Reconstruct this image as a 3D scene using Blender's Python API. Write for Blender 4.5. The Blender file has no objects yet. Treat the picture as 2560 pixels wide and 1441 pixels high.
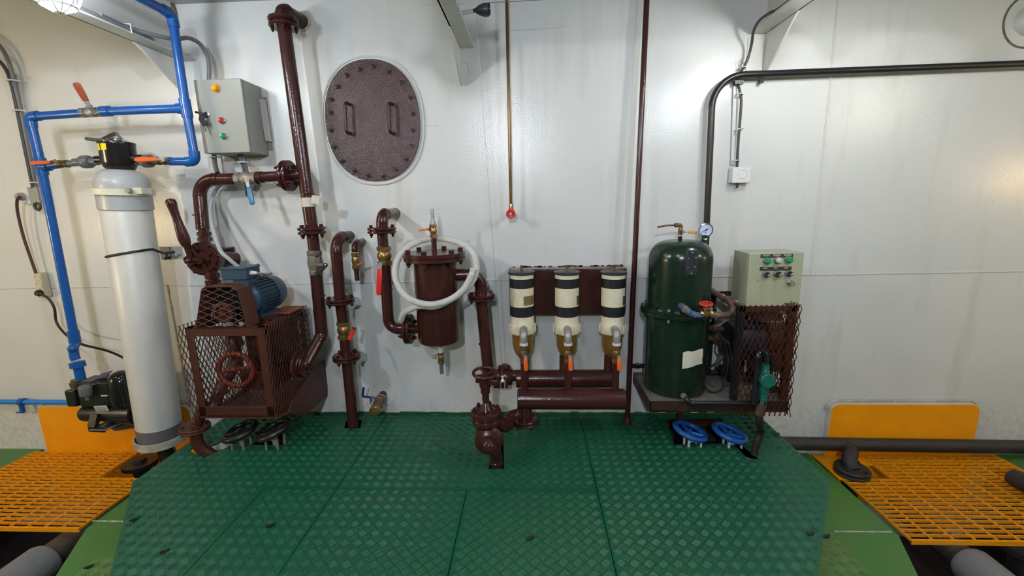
import bpy, bmesh, math, random
from mathutils import Vector, Matrix
from mathutils.geometry import tessellate_polygon
random.seed(7)
sc = bpy.context.scene
COL = sc.collection
V = Vector
PI = math.pi

# ------------------------------------------------------------------ camera, world, exposure
FPX = 1090.0
pitch, roll, yaw = math.radians(11.07), math.radians(1.2), math.radians(2.7)
CAM = V((0, -2.85, 1.465))
fw = V((-math.sin(yaw)*math.cos(pitch), math.cos(yaw)*math.cos(pitch), -math.sin(pitch)))
rt0 = V((math.cos(yaw), math.sin(yaw), 0)); up0 = rt0.cross(fw)
RT = math.cos(roll)*rt0 - math.sin(roll)*up0
UP = math.sin(roll)*rt0 + math.cos(roll)*up0
cd = bpy.data.cameras.new('camera'); cam = bpy.data.objects.new('camera', cd); COL.objects.link(cam)
cd.sensor_fit = 'HORIZONTAL'; cd.sensor_width = 36; cd.lens = 36*FPX/2560; cd.clip_start = .02; cd.clip_end = 60
mw = Matrix.Identity(4)
for i in range(3):
    mw[i][0], mw[i][1], mw[i][2], mw[i][3] = RT[i], UP[i], -fw[i], CAM[i]
cam.matrix_world = mw
sc.camera = cam
w = bpy.data.worlds.new('world'); sc.world = w; w.use_nodes = True
w.node_tree.nodes['Background'].inputs[0].default_value = (.9, .95, 1, 1)
w.node_tree.nodes['Background'].inputs[1].default_value = .02
sc.view_settings.view_transform = 'Standard'; sc.view_settings.look = 'None'
sc.view_settings.exposure = 0.12; sc.view_settings.gamma = 1.0; sc.view_settings.use_curve_mapping = False
# lamps: position, radiant power in red, green and blue (a cool row over the middle, warmer ones towards both ends; two added as fill)
LAMPS = [
    ('beam', None, (8.0, 8.5, 9.0), 'brightly lit caged lamp under the white beam at the upper left'),
    ('left bay', (-2.05, -1.95, 2.38), (64.0, 68.0, 70.0), 'hooded lamp high between the left and the middle deck beam'),
    ('right beam', (1.42, -.82, 2.345), (19.0, 19.0, 18.0), 'hooded lamp hung just under the right deck beam'),
    ('middle bay', (1.45, -1.95, 2.36), (38.0, 42.0, 47.0), 'hooded lamp above the right edge of the platform'),
    ('middle', (-.35, -2.6, 2.36), (28.0, 30.0, 36.0), 'hooded lamp straight above the camera'),  # unseen fill lamp, added to even out the wall
    ('right bay', (3.9, -2.55, 2.45), (50.0, 48.0, 38.0), 'hooded lamp over the right grating side'),
    ('far', (-.3, -4.8, 2.45), (215.0, 219.0, 236.0), 'hooded lamp well behind the camera'),
    ('far left', (-3.3, -1.7, 2.4), (26.0, 22.0, 16.0), 'hooded lamp over the left grating side'),  # unseen fill lamp, added to brighten the left wall
    ('end left', (-4.7, -2.4, 1.3), (92.0, 70.0, 42.0), 'warm low caged lamp beyond the left end of the bulkhead'),
    ('end right', (4.55, -1.5, 1.6), (24.0, 16.0, 8.0), 'warm low caged lamp beyond the right end of the bulkhead'),
]

# ------------------------------------------------------------------ where a photographed point lies at a known depth
def ray(u, v): return fw + RT*((u-1280)/FPX) + UP*((720.5-v)/FPX)
def P(u, v, d):                       # d = distance out from the bulkhead
    q = ray(u, v); return CAM + q*((-d-CAM.y)/q.y)
def F(u, v, z=0.0):                   # on a level surface
    q = ray(u, v); return CAM + q*((z-CAM.z)/q.z)
def PX(u, v, x):                      # on a plane square to the bulkhead
    q = ray(u, v); return CAM + q*((x-CAM.x)/q.x)
def S(p, wpx): return wpx*(V(p)-CAM).dot(fw)/FPX
def SC(p, wpx):                       # true width of an upright round thing that shows wpx wide off the lens axis
    q = V(p)-CAM; t = q.dot(RT)/q.dot(fw); return S(p, wpx)/math.sqrt(1+t*t)

# ------------------------------------------------------------------ materials
def mat(name, col, rough=.5, metal=0., bump=0., bscale=60., var=0., vscale=5., trans=0., emit=0., ior=1.45, coat=0., col2=None, alpha=1.):
    m = bpy.data.materials.new(name); m.use_nodes = True
    nt = m.node_tree; b = nt.nodes['Principled BSDF']
    c = tuple(col)+(1,)
    b.inputs['Base Color'].default_value = c
    b.inputs['Roughness'].default_value = rough; b.inputs['Metallic'].default_value = metal
    b.inputs['IOR'].default_value = ior
    b.inputs['Transmission Weight'].default_value = trans; b.inputs['Coat Weight'].default_value = coat
    b.inputs['Coat Roughness'].default_value = .08; b.inputs['Alpha'].default_value = alpha
    if emit:
        b.inputs['Emission Color'].default_value = c; b.inputs['Emission Strength'].default_value = emit
    geo = nt.nodes.new('ShaderNodeNewGeometry')
    if var or col2:
        n = nt.nodes.new('ShaderNodeTexNoise'); n.inputs['Scale'].default_value = vscale; n.inputs['Detail'].default_value = 6
        n.inputs['Roughness'].default_value = .65
        nt.links.new(geo.outputs['Position'], n.inputs['Vector'])
        r = nt.nodes.new('ShaderNodeValToRGB')
        a = tuple(x*(1-var) for x in col); z = tuple(min(1, x*(1+var)) for x in col) if col2 is None else tuple(col2)
        r.color_ramp.elements[0].position = .35; r.color_ramp.elements[1].position = .7
        r.color_ramp.elements[0].color = a+(1,); r.color_ramp.elements[1].color = z+(1,)
        nt.links.new(n.outputs['Fac'], r.inputs['Fac']); nt.links.new(r.outputs['Color'], b.inputs['Base Color'])
    if bump:
        n = nt.nodes.new('ShaderNodeTexNoise'); n.inputs['Scale'].default_value = bscale; n.inputs['Detail'].default_value = 3
        nt.links.new(geo.outputs['Position'], n.inputs['Vector'])
        bp = nt.nodes.new('ShaderNodeBump'); bp.inputs['Strength'].default_value = bump; bp.inputs['Distance'].default_value = .01
        nt.links.new(n.outputs['Fac'], bp.inputs['Height']); nt.links.new(bp.outputs['Normal'], b.inputs['Normal'])
    return m
M = {}
def wall_mat():
    m = mat('painted_bulkhead', (.60, .61, .60), .24, bump=.10, bscale=95)
    nt = m.node_tree; b = nt.nodes['Principled BSDF']
    geo = nt.nodes.new('ShaderNodeNewGeometry'); sep = nt.nodes.new('ShaderNodeSeparateXYZ'); nt.links.new(geo.outputs['Position'], sep.inputs[0])
    def noise(scale, detail, stretch=None):
        n = nt.nodes.new('ShaderNodeTexNoise'); n.inputs['Scale'].default_value = scale; n.inputs['Detail'].default_value = detail
        if stretch:
            mp = nt.nodes.new('ShaderNodeMapping'); mp.inputs['Scale'].default_value = stretch
            nt.links.new(geo.outputs['Position'], mp.inputs[0]); nt.links.new(mp.outputs[0], n.inputs[0])
        else: nt.links.new(geo.outputs['Position'], n.inputs[0])
        return n.outputs['Fac']
    def ramp(fac, a, c, ca, cb):
        r = nt.nodes.new('ShaderNodeValToRGB'); r.color_ramp.elements[0].position = a; r.color_ramp.elements[1].position = c
        r.color_ramp.elements[0].color = ca; r.color_ramp.elements[1].color = cb
        nt.links.new(fac, r.inputs[0]); return r.outputs[0]
    def mix(f, a, c):
        x = nt.nodes.new('ShaderNodeMix'); x.data_type = 'RGBA'
        if isinstance(f, float): x.inputs[0].default_value = f
        else: nt.links.new(f, x.inputs[0])
        for i, q in ((6, a), (7, c)):
            if isinstance(q, tuple): x.inputs[i].default_value = q
            else: nt.links.new(q, x.inputs[i])
        return x.outputs[2]
    base = ramp(noise(1.1, 5), .35, .7, (.60, .61, .60, 1), (.66, .665, .65, 1))
    stain = ramp(noise(2.2, 8, (3, 1, .5)), .56, .74, (0, 0, 0, 1), (.55, .55, .55, 1))   # old run marks
    c1 = mix(stain, base, (.52, .49, .43, 1))
    # grime splashed along the foot of the bulkhead
    mr = nt.nodes.new('ShaderNodeMapRange'); mr.inputs[1].default_value = .13; mr.inputs[2].default_value = .0; mr.inputs[3].default_value = 0; mr.inputs[4].default_value = .45; mr.clamp = True
    nt.links.new(sep.outputs['Z'], mr.inputs[0])
    mu = nt.nodes.new('ShaderNodeMath'); mu.operation = 'MULTIPLY'; nt.links.new(mr.outputs[0], mu.inputs[0]); nt.links.new(ramp(noise(26, 10), .45, .75, (0, 0, 0, 1), (1, 1, 1, 1)), mu.inputs[1])
    c2 = mix(mu.outputs[0], c1, (.34, .30, .26, 1))
    nt.links.new(c2, b.inputs['Base Color'])
    return m
M['wall'] = wall_mat()
M['white'] = mat('white_paint', (.60, .60, .57), .35, bump=.06, bscale=60, var=.05)
M['dirty_white'] = mat('dirty_white_paint', (.52, .50, .44), .4, bump=.15, bscale=80, col2=(.30, .27, .20), vscale=18)
M['strip'] = mat('dark_green_strip', (.012, .075, .022), .45, bump=.3, col2=(.03, .10, .03), vscale=30)
M['dim'] = mat('grey_white_paint', (.40, .40, .38), .5, bump=.1, var=.06)
M['dimmer'] = mat('dark_engine_side', (.10, .105, .10), .5, bump=.1, var=.2)
M['weld'] = mat('painted_weld', (.62, .62, .58), .4, bump=.5, bscale=160)
M['tan_weld'] = mat('golden_lit_weld', (.55, .45, .26), .45, bump=.6, bscale=160, col2=(.62, .58, .46), vscale=30)  # golden light on this bead is put into its colour
M['plate'] = mat('green_plate_paint', (.003, .088, .041), .34, bump=.10, bscale=140, col2=(.007, .078, .042), vscale=7)
M['lowgreen'] = mat('green_floor_paint', (.050, .19, .035), .38, bump=.08, bscale=90, col2=(.065, .17, .045), vscale=6)
M['lowplate'] = mat('pale_green_plate_paint', (.085, .20, .045), .38, bump=.10, bscale=120, col2=(.11, .19, .06), vscale=7)
M['bilge'] = mat('dark_bilge', (.02, .015, .014), .6, bump=.2, bscale=20)
M['brown'] = mat('maroon_pipe_paint', (.042, .0115, .0105), .20, bump=.12, bscale=70, col2=(.050, .013, .0115), vscale=9)
M['brown_dull'] = mat('maroon_frame_paint', (.050, .0135, .010), .42, bump=.18, bscale=90, col2=(.072, .020, .011), vscale=22)
M['rust'] = mat('rusty_primer', (.22, .055, .022), .55, bump=.2, bscale=90, col2=(.13, .03, .015), vscale=20)
M['redwheel'] = mat('red_oxide_wheel', (.21, .030, .014), .5, bump=.25, bscale=90, col2=(.13, .02, .011), vscale=18)
M['brown_oval'] = mat('maroon_cover_paint', (.046, .0125, .0125), .25, bump=.3, bscale=130, col2=(.038, .0105, .0105), vscale=6)
M['black'] = mat('black_paint', (.012, .012, .013), .32, bump=.08, bscale=80)
M['rubber'] = mat('black_rubber', (.016, .015, .015), .5)
M['blackpipe'] = mat('black_rough_pipe', (.025, .023, .024), .42, bump=.45, bscale=180)
M['steelpipe'] = mat('dark_steel_pipe', (.10, .088, .078), .38, metal=.5, bump=.3, bscale=150)
M['greycap'] = mat('grey_lagging', (.20, .21, .225), .6, bump=.35, bscale=200)
M['greycable'] = mat('grey_cable', (.17, .17, .18), .45)
M['darkcable'] = mat('dark_cable', (.05, .045, .05), .45)
M['redcable'] = mat('brown_cord', (.07, .03, .025), .45)
M['blue'] = mat('blue_plastic_pipe', (.010, .088, .34), .22, var=.08, vscale=9)
M['blue_light'] = mat('light_blue_pipe', (.02, .20, .62), .3)
M['greypvc'] = mat('grey_plastic_fitting', (.11, .115, .125), .35)
M['brass'] = mat('brass', (.33, .20, .07), .30, metal=.75, bump=.1, bscale=60, col2=(.22, .13, .05), vscale=25)
M['brass_dark'] = mat('dull_brass', (.14, .09, .045), .42, metal=.6, col2=(.22, .15, .07), vscale=30)
M['steel'] = mat('galvanised_steel', (.36, .36, .34), .48, metal=.55, bump=.12, bscale=120, var=.15, vscale=30)
M['chrome'] = mat('chrome', (.62, .62, .63), .12, metal=1.)
M['red'] = mat('red_plastic', (.60, .022, .018), .3)
M['orange'] = mat('orange_plastic', (.72, .115, .02), .35)
M['faded_red'] = mat('faded_red_plastic', (.30, .065, .03), .45)
M['yellow_handle'] = mat('yellow_plastic', (.50, .30, .03), .4)
M['teal_handle'] = mat('blue_green_plastic', (.025, .16, .26), .35)
M['blue_handle'] = mat('dark_blue_plastic', (.03, .04, .16), .4)
M['bluewheel'] = mat('blue_wheel_paint', (.007, .080, .32), .32, bump=.15, bscale=60)
M['motor'] = mat('blue_grey_motor_paint', (.024, .052, .088), .38, bump=.06)
M['tank'] = mat('ivory_tank', (.62, .60, .555), .34, bump=.03, bscale=160, col2=(.57, .56, .53), vscale=5)
M['tankgrey'] = mat('grey_tank_shell', (.40, .41, .42), .3)
M['cream'] = mat('cream_collar', (.66, .64, .48), .4)
M['ows'] = mat('dark_green_tank_paint', (.006, .018, .010), .20, bump=.05, bscale=40, col2=(.010, .024, .015), vscale=5)
M['teal'] = mat('teal_valve_paint', (.012, .115, .085), .35, bump=.1)
M['panel'] = mat('pale_green_panel', (.36, .38, .255), .4, bump=.05, bscale=200)
M['greybox'] = mat('grey_box_paint', (.28, .285, .255), .42, bump=.05, bscale=200)
M['filtercream'] = mat('cream_filter_paint', (.68, .62, .46), .38, bump=.06, var=.06, vscale=30)
M['filterblack'] = mat('dark_filter_band', (.008, .008, .012), .5)
M['amber'] = mat('amber_bowl', (.36, .19, .035), .08, trans=.5, ior=1.4)
M['fuel'] = mat('amber_fuel', (.11, .055, .008), .3)
M['gold'] = mat('gold_label', (.28, .20, .08), .4, metal=.3, var=.3, vscale=150)
M['olive'] = mat('dark_olive_label', (.075, .08, .055), .45)
M['hose'] = mat('clear_hose', (.74, .74, .70), .16, trans=.35, ior=1.2)
M['hose2'] = mat('grey_clear_hose', (.40, .42, .43), .25, trans=.1, ior=1.2)
M['yellow'] = mat('yellow_steel_paint', (.92, .36, .004), .42, bump=.15, bscale=140, col2=(.86, .32, .004), vscale=8)
M['yellowbar'] = mat('yellow_grating_paint', (.92, .36, .006), .4, bump=.1, bscale=120, col2=(.66, .24, .012), vscale=40)
M['paper'] = mat('paper', (.62, .60, .50), .8, bump=.4, bscale=60, var=.08, vscale=40)
M['label_white'] = mat('silver_sticker', (.50, .47, .46), .45)
M['ink'] = mat('ink', (.03, .03, .03), .6)
M['whiteplastic'] = mat('white_plastic', (.66, .66, .66), .3)
M['beige'] = mat('beige_plastic', (.56, .50, .36), .4)
M['beigedark'] = mat('beige_recess', (.20, .17, .12), .5)
M['lampgreen'] = mat('green_lens', (.01, .30, .10), .15)
M['lampred'] = mat('red_lens', (.55, .02, .02), .15)
M['lampamber'] = mat('amber_lens', (.75, .30, .01), .15)
M['lampwhite'] = mat('white_lens', (.55, .55, .55), .15)
M['stickyellow'] = mat('yellow_sticker', (.70, .55, .01), .4)
M['bluetape'] = mat('blue_tape', (.045, .085, .20), .55, bump=.6, bscale=90, col2=(.12, .15, .22), vscale=40)
M['browntape'] = mat('brown_tape', (.10, .06, .045), .55, bump=.5, bscale=90)
M['grime'] = mat('grey_grime', (.085, .078, .072), .6, bump=.4, bscale=90, col2=(.20, .18, .16), vscale=25)
M['rail'] = mat('blackened_rail', (.020, .011, .010), .45, bump=.2, bscale=80, col2=(.045, .018, .013), vscale=12)
M['pad'] = mat('pale_strap', (.52, .50, .42), .45)
M['glass'] = mat('gauge_face', (.56, .66, .86), .25)

# ------------------------------------------------------------------ mesh builder (vertices in world space; objects keep their thing's base as origin)
BASE = {}
def frame(ax):
    ax = V(ax).normalized()
    h = V((0, 0, 1)) if abs(ax.z) < .9 else V((1, 0, 0))
    a = ax.cross(h).normalized(); return a, ax.cross(a).normalized(), ax
class MB:
    def __init__(s): s.v = []; s.f = []
    def add(s, vs, fs):
        o = len(s.v); s.v += [V(q) for q in vs]; s.f += [[i+o for i in q] for q in fs]; return s
    def lathe(s, o, ax, prof, seg=24, cap=True, sq=None):
        a, b, n = frame(ax); o = V(o); vs = []; fs = []
        for t, r in prof:
            for k in range(seg):
                th = 2*PI*(k+.5)/seg; vs.append(o + n*t + a*(r*math.cos(th)) + b*(r*math.sin(th)))
        m = len(prof)
        for i in range(m-1):
            for k in range(seg):
                k2 = (k+1) % seg; fs.append([i*seg+k, i*seg+k2, (i+1)*seg+k2, (i+1)*seg+k])
        if cap: fs += [list(range(seg))[::-1], [(m-1)*seg+k for k in range(seg)]]
        return s.add(vs, fs)
    def cyl(s, p0, p1, r, r1=None, seg=20):
        p0, p1 = V(p0), V(p1); L = (p1-p0).length
        return s.lathe(p0, p1-p0, [(0, r), (L, r if r1 is None else r1)], seg)
    def hexa(s, p0, p1, r): return s.cyl(p0, p1, r, seg=6)
    def tube(s, pts, r, seg=12, closed=False):
        pts = [V(p) for p in pts]; n = len(pts); vs = []; fs = []
        T = []
        for i in range(n):
            if closed: t = pts[(i+1) % n]-pts[i-1]
            else: t = pts[min(i+1, n-1)]-pts[max(i-1, 0)]
            T.append(t.normalized())
        a, b, _ = frame(T[0])
        for i in range(n):
            a = (a - T[i]*a.dot(T[i])).normalized(); b = T[i].cross(a)
            rr = r[i] if isinstance(r, (list, tuple)) else r
            for k in range(seg):
                th = 2*PI*(k+.5)/seg; vs.append(pts[i] + a*(rr*math.cos(th)) + b*(rr*math.sin(th)))
        for i in range(n if closed else n-1):
            j = (i+1) % n
            for k in range(seg):
                k2 = (k+1) % seg; fs.append([i*seg+k, i*seg+k2, j*seg+k2, j*seg+k])
        if not closed: fs += [list(range(seg))[::-1], [(n-1)*seg+k for k in range(seg)]]
        return s.add(vs, fs)
    def box(s, c, sz, rot=None):
        c = V(c); hx, hy, hz = sz[0]/2, sz[1]/2, sz[2]/2; vs = []
        for x in (-hx, hx):
            for y in (-hy, hy):
                for z in (-hz, hz):
                    q = V((x, y, z)); vs.append(c + (rot @ q if rot else q))
        return s.add(vs, [[0, 1, 3, 2], [4, 6, 7, 5], [0, 4, 5, 1], [2, 3, 7, 6], [0, 2, 6, 4], [1, 5, 7, 3]])
    def box2(s, a, b):
        a, b = V(a), V(b); return s.box((a+b)/2, (abs(a.x-b.x), abs(a.y-b.y), abs(a.z-b.z)))
    def bar(s, p0, p1, w, h, up=(0, 0, 1)):
        p0, p1 = V(p0), V(p1); n = (p1-p0).normalized(); a = n.cross(V(up))
        if a.length < 1e-4: a = n.cross(V((1, 0, 0)))
        a.normalize(); b = a.cross(n); vs = []
        for p in (p0, p1):
            for q in ((-1, -1), (1, -1), (1, 1), (-1, 1)): vs.append(p + a*(w/2*q[0]) + b*(h/2*q[1]))
        return s.add(vs, [[3, 2, 1, 0], [4, 5, 6, 7], [0, 1, 5, 4], [1, 2, 6, 5], [2, 3, 7, 6], [3, 0, 4, 7]])
    def prism(s, poly, ext, holes=()):
        ext = V(ext); loops = [[V(p) for p in poly]] + [[V(p) for p in h] for h in holes]
        flat = [p for l in loops for p in l]; n = len(flat); tris = tessellate_polygon(loops)
        fs = []
        for t in tris:
            nn = (flat[t[1]]-flat[t[0]]).cross(flat[t[2]]-flat[t[0]])
            t = list(t) if nn.dot(ext) < 0 else list(t)[::-1]
            fs.append(t); fs.append([i+n for i in t[::-1]])
        o = 0
        for l in loops:
            m = len(l)
            for i in range(m): fs.append([o+i, o+(i+1) % m, n+o+(i+1) % m, n+o+i])
            o += m
        return s.add(flat + [p+ext for p in flat], fs)
    def torus(s, c, ax, R, r, seg=32, rs=10, sx=1., sy=1.):
        a, b, n = frame(ax); c = V(c)
        pts = [c + a*(R*sx*math.cos(2*PI*k/seg)) + b*(R*sy*math.sin(2*PI*k/seg)) for k in range(seg)]
        return s.tube(pts, r, rs, closed=True)
    def ball(s, c, r, seg=16, rings=8, sc=(1, 1, 1), ax=(0, 0, 1)):
        a, b, n = frame(ax); c = V(c); vs = []; fs = []
        vs.append(c - n*r*sc[2])
        for i in range(1, rings):
            ph = -PI/2 + PI*i/rings
            for k in range(seg):
                th = 2*PI*k/seg; vs.append(c + a*(r*sc[0]*math.cos(ph)*math.cos(th)) + b*(r*sc[1]*math.cos(ph)*math.sin(th)) + n*(r*sc[2]*math.sin(ph)))
        vs.append(c + n*r*sc[2]); L = len(vs)-1
        for k in range(seg):
            fs.append([0, 1+(k+1) % seg, 1+k]); fs.append([L, 1+(rings-2)*seg+k, 1+(rings-2)*seg+(k+1) % seg])
        for i in range(rings-2):
            for k in range(seg):
                k2 = (k+1) % seg; fs.append([1+i*seg+k, 1+i*seg+k2, 1+(i+1)*seg+k2, 1+(i+1)*seg+k])
        return s.add(vs, fs)
    def build(s, name, m, par=None, base=None, bevel=0, angle=38, smooth=True, label=None, stuff=False):
        base = V(base) if base is not None else (BASE[par.name] if par else V((0, 0, 0)))
        me = bpy.data.meshes.new(name); me.from_pydata([tuple(q-base) for q in s.v], [], s.f); me.update()
        bm = bmesh.new(); bm.from_mesh(me); bmesh.ops.recalc_face_normals(bm, faces=bm.faces[:]); bm.to_mesh(me); bm.free()
        if smooth:
            me.shade_smooth(); me.set_sharp_from_angle(angle=math.radians(angle))
        me.materials.append(M[m] if isinstance(m, str) else m)
        o = bpy.data.objects.new(name, me); COL.objects.link(o)
        if par: o.parent = par
        else: o.location = base
        if bevel:
            md = o.modifiers.new('bevel', 'BEVEL'); md.width = bevel; md.segments = 2; md.limit_method = 'ANGLE'; md.angle_limit = math.radians(50)
        BASE[o.name] = base
        if label: o['label'] = label
        if stuff: o['kind'] = 'stuff'
        return o
def tag(o, label, cat, group=None):
    o['label'] = label; o['category'] = cat
    if group: o['group'] = group
    return o
def struct(o): o['kind'] = 'structure'; return o
def thing(name, label, cat, loc, group=None):
    o = bpy.data.objects.new(name, None); COL.objects.link(o); o.empty_display_size = .05
    o.location = V(loc); BASE[o.name] = V(loc); return tag(o, label, cat, group)
def inst(mesh, name, par, loc, ax=(0, 0, 1)):       # a small repeated piece sharing its mesh, z axis turned to ax
    o = bpy.data.objects.new(name, mesh); COL.objects.link(o); o.parent = par
    o.location = V(loc) - BASE[par.name]; o.rotation_mode = 'QUATERNION'; o.rotation_quaternion = V((0, 0, 1)).rotation_difference(V(ax).normalized())
    BASE[o.name] = BASE[par.name]; return o
CACHE = {}
def bolt_mesh(r, L, m='brown'):
    k = ('bolt', round(r, 4), round(L, 4), m)
    if k not in CACHE:
        b = MB(); b.hexa((0, 0, L/2), (0, 0, L/2+r*1.3), r); b.hexa((0, 0, -L/2-r*1.3), (0, 0, -L/2), r); b.cyl((0, 0, -L/2-r*2.2), (0, 0, L/2), r*.55, seg=8)
        o = b.build('bolt', m); CACHE[k] = o.data; bpy.data.objects.remove(o)
    return CACHE[k]
def nut_mesh(r, h, m):
    k = ('nut', round(r, 4), round(h, 4), m)
    if k not in CACHE:
        b = MB(); b.hexa((0, 0, 0), (0, 0, h), r); b.lathe((0, 0, h), (0, 0, 1), [(0, r*.6), (h*.45, r*.55), (h*.6, r*.3)], 10)
        o = b.build('bolt', m); CACHE[k] = o.data; bpy.data.objects.remove(o)
    return CACHE[k]
def flange(par, c, ax, R, t, m='brown', nb=4, br=None, ph=.4, gap=True, label=None):
    c = V(c); a, b, n = frame(ax); mb = MB(); e = t*.12
    if gap:
        for sgn in (-1, 1):
            mb.lathe(c + n*(sgn*t*.27), n, [(-t*.22, R-e), (-t*.22+e, R), (t*.22-e, R), (t*.22, R-e)], 32)
        mb.cyl(c - n*t*.06, c + n*t*.06, R*.8, seg=24)
    else: mb.lathe(c, n, [(-t/2, R-e), (-t/2+e, R), (t/2-e, R), (t/2, R-e)], 32)
    fl = mb.build('flange', m, par, label=label)
    br = br or R*.13; me = bolt_mesh(br, t, m)
    for k in range(nb):
        th = 2*PI*k/nb + ph; inst(me, 'bolt', fl, c + (a*math.cos(th) + b*math.sin(th))*R*.76, n)
    return fl
def arc_pts(p, q, r, br, n=8):            # fillet of corner q between p and r
    p, q, r = V(p), V(q), V(r); d1 = (p-q).normalized(); d2 = (r-q).normalized()
    ang = d1.angle(d2)
    if ang > PI-.02: return [q], q, q
    tl = min(br/math.tan(ang/2), (p-q).length*.49, (r-q).length*.49); rad = tl*math.tan(ang/2)
    a, b = q+d1*tl, q+d2*tl; c = q + (d1+d2).normalized()*(rad/math.sin(ang/2)); out = []
    va, vb = a-c, b-c; w_ = va.angle(vb)
    for i in range(n+1):
        t = i/n; out.append(c + (va*math.sin((1-t)*w_) + vb*math.sin(t*w_))/math.sin(w_))
    return out, a, b
def smooth_path(pts, br, n=6):
    pts = [V(p) for p in pts]; out = [pts[0]]
    for i in range(1, len(pts)-1): out += arc_pts(pts[i-1], pts[i], pts[i+1], br, n)[0]
    return out + [pts[-1]]
def spline(pts, n=8):                      # Catmull-Rom through points
    pts = [V(p) for p in pts]; q = [pts[0]*2-pts[1]] + pts + [pts[-1]*2-pts[-2]]; out = []
    for i in range(1, len(q)-2):
        for k in range(n):
            t = k/n; a, b, c, d = q[i-1], q[i], q[i+1], q[i+2]
            out.append(.5*((2*b) + (c-a)*t + (2*a-5*b+4*c-d)*t*t + (3*b-a-3*c+d)*t**3))
    return out + [pts[-1]]
def run(par, pts, r, m='brown', br=None, bead=True, seg=20, sock=0):
    pts = [V(p) for p in pts]; br = br or r*3; cur = pts[0]
    for i in range(1, len(pts)):
        if i < len(pts)-1:
            arc, a, b = arc_pts(pts[i-1], pts[i], pts[i+1], br, 10)
        else: arc, a, b = None, pts[i], None
        if (a-cur).length > .004: MB().cyl(cur, a, r, seg=seg).build('pipe', m, par)
        if arc and len(arc) > 1:
            e = MB()
            if sock:
                d0 = (arc[1]-arc[0]).normalized(); d1 = (arc[-1]-arc[-2]).normalized()
                e.tube([arc[0]-d0*sock] + arc + [arc[-1]+d1*sock], r*1.22, seg)
            else:
                e.tube(arc, r*1.01, seg)
                if bead:
                    e.torus(arc[0], arc[1]-arc[0], r*.99, r*.10, 24, 6); e.torus(arc[-1], arc[-1]-arc[-2], r*.99, r*.10, 24, 6)
            e.build('elbow', m, par)
        cur = b if b is not None else a
def bead(par, c, ax, r, m='brown', name='weld_ring'): return MB().torus(c, ax, r*.99, r*.12, 24, 6).build(name, m, par)
def cable(name, pts, r, m, par=None, n=8, label=None, cat=None, group=None, seg=8):
    o = MB().tube(spline(pts, n), r, seg).build(name, m, par, base=None if par else pts[0])
    if label and cat: tag(o, label, cat, group)
    return o
def handwheel(par, c, ax, R, r, m, spokes=4, name='handwheel', dish=.25, hub=.2, ph=.3):
    a, b, n = frame(ax); c = V(c); mb = MB().torus(c, n, R, r, 36, 10)
    hc = c - n*R*dish; mb.lathe(hc - n*R*.12, n, [(0, R*hub), (R*.26, R*hub*.85)], 12); mb.hexa(hc + n*R*.1, hc + n*R*.28, R*hub*.5)
    for k in range(spokes):
        th = 2*PI*k/spokes + ph; e = (a*math.cos(th) + b*math.sin(th)); mb.tube([hc + e*R*hub*.6, hc + e*R*.55 + n*R*dish*.4, c + e*R*.97], [r*.85, r*.7, r*.75], 8)
    return mb.build(name, m, par)
def ball_valve(par, c, ax, r, L, m='brass', name='ball_valve'):
    a, b, n = frame(ax); c = V(c); h = L/2
    mb = MB().lathe(c, n, [(-h, r*.92), (-h+r*.1, r), (-h*.55, r), (-h*.5, r*.86), (-h*.3, r*1.0), (0, r*1.12), (h*.3, r*1.0), (h*.5, r*.86), (h*.55, r), (h-r*.1, r), (h, r*.92)], 20)
    mb.lathe(c, n, [(-h, r*1.1), (-h*.6, r*1.1)], 8); mb.lathe(c, n, [(h*.6, r*1.1), (h, r*1.1)], 8)
    return mb.build(name, m, par)
def lever(par, p0, p1, off, w, t, m, stem='steel', grip0=.25, name='handle', wide=(0, -1, 0)):
    # stem from the valve (p0-off) out to p0, a metal neck and a coated grip to p1
    p0, p1 = V(p0), V(p1); mb = MB(); mb.cyl(p0-V(off), p0+V(off)*.25, w*.28, seg=10); mb.hexa(p0, p0+V(off)*.18, w*.5)
    g = p0.lerp(p1, grip0); up = V(wide)
    mb.bar(p0, g, w*.62, t*.5, up); mb.build('valve_stem', stem, par)
    n = (p1-p0).normalized(); q = MB(); L = (p1-g).length; a = n.cross(up).normalized(); b = up.normalized()
    prof = [(0, .62), (.06, .85), (.5, 1.0), (.9, 1.0), (.97, .8), (1., .5)]; vs = []; fs = []
    for s_, k in prof:
        for th in range(10):
            an = 2*PI*th/10; ca, sa = math.cos(an), math.sin(an)
            vs.append(g + n*(L*s_) + a*(w/2*k*math.copysign(abs(ca)**.6, ca)) + b*(t/2*k*math.copysign(abs(sa)**.6, sa)))
    for i in range(len(prof)-1):
        for k in range(10): fs.append([i*10+k, i*10+(k+1) % 10, (i+1)*10+(k+1) % 10, (i+1)*10+k])
    fs += [list(range(10))[::-1], [(len(prof)-1)*10+k for k in range(10)]]
    return q.add(vs, fs).build(name, m, par)
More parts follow.
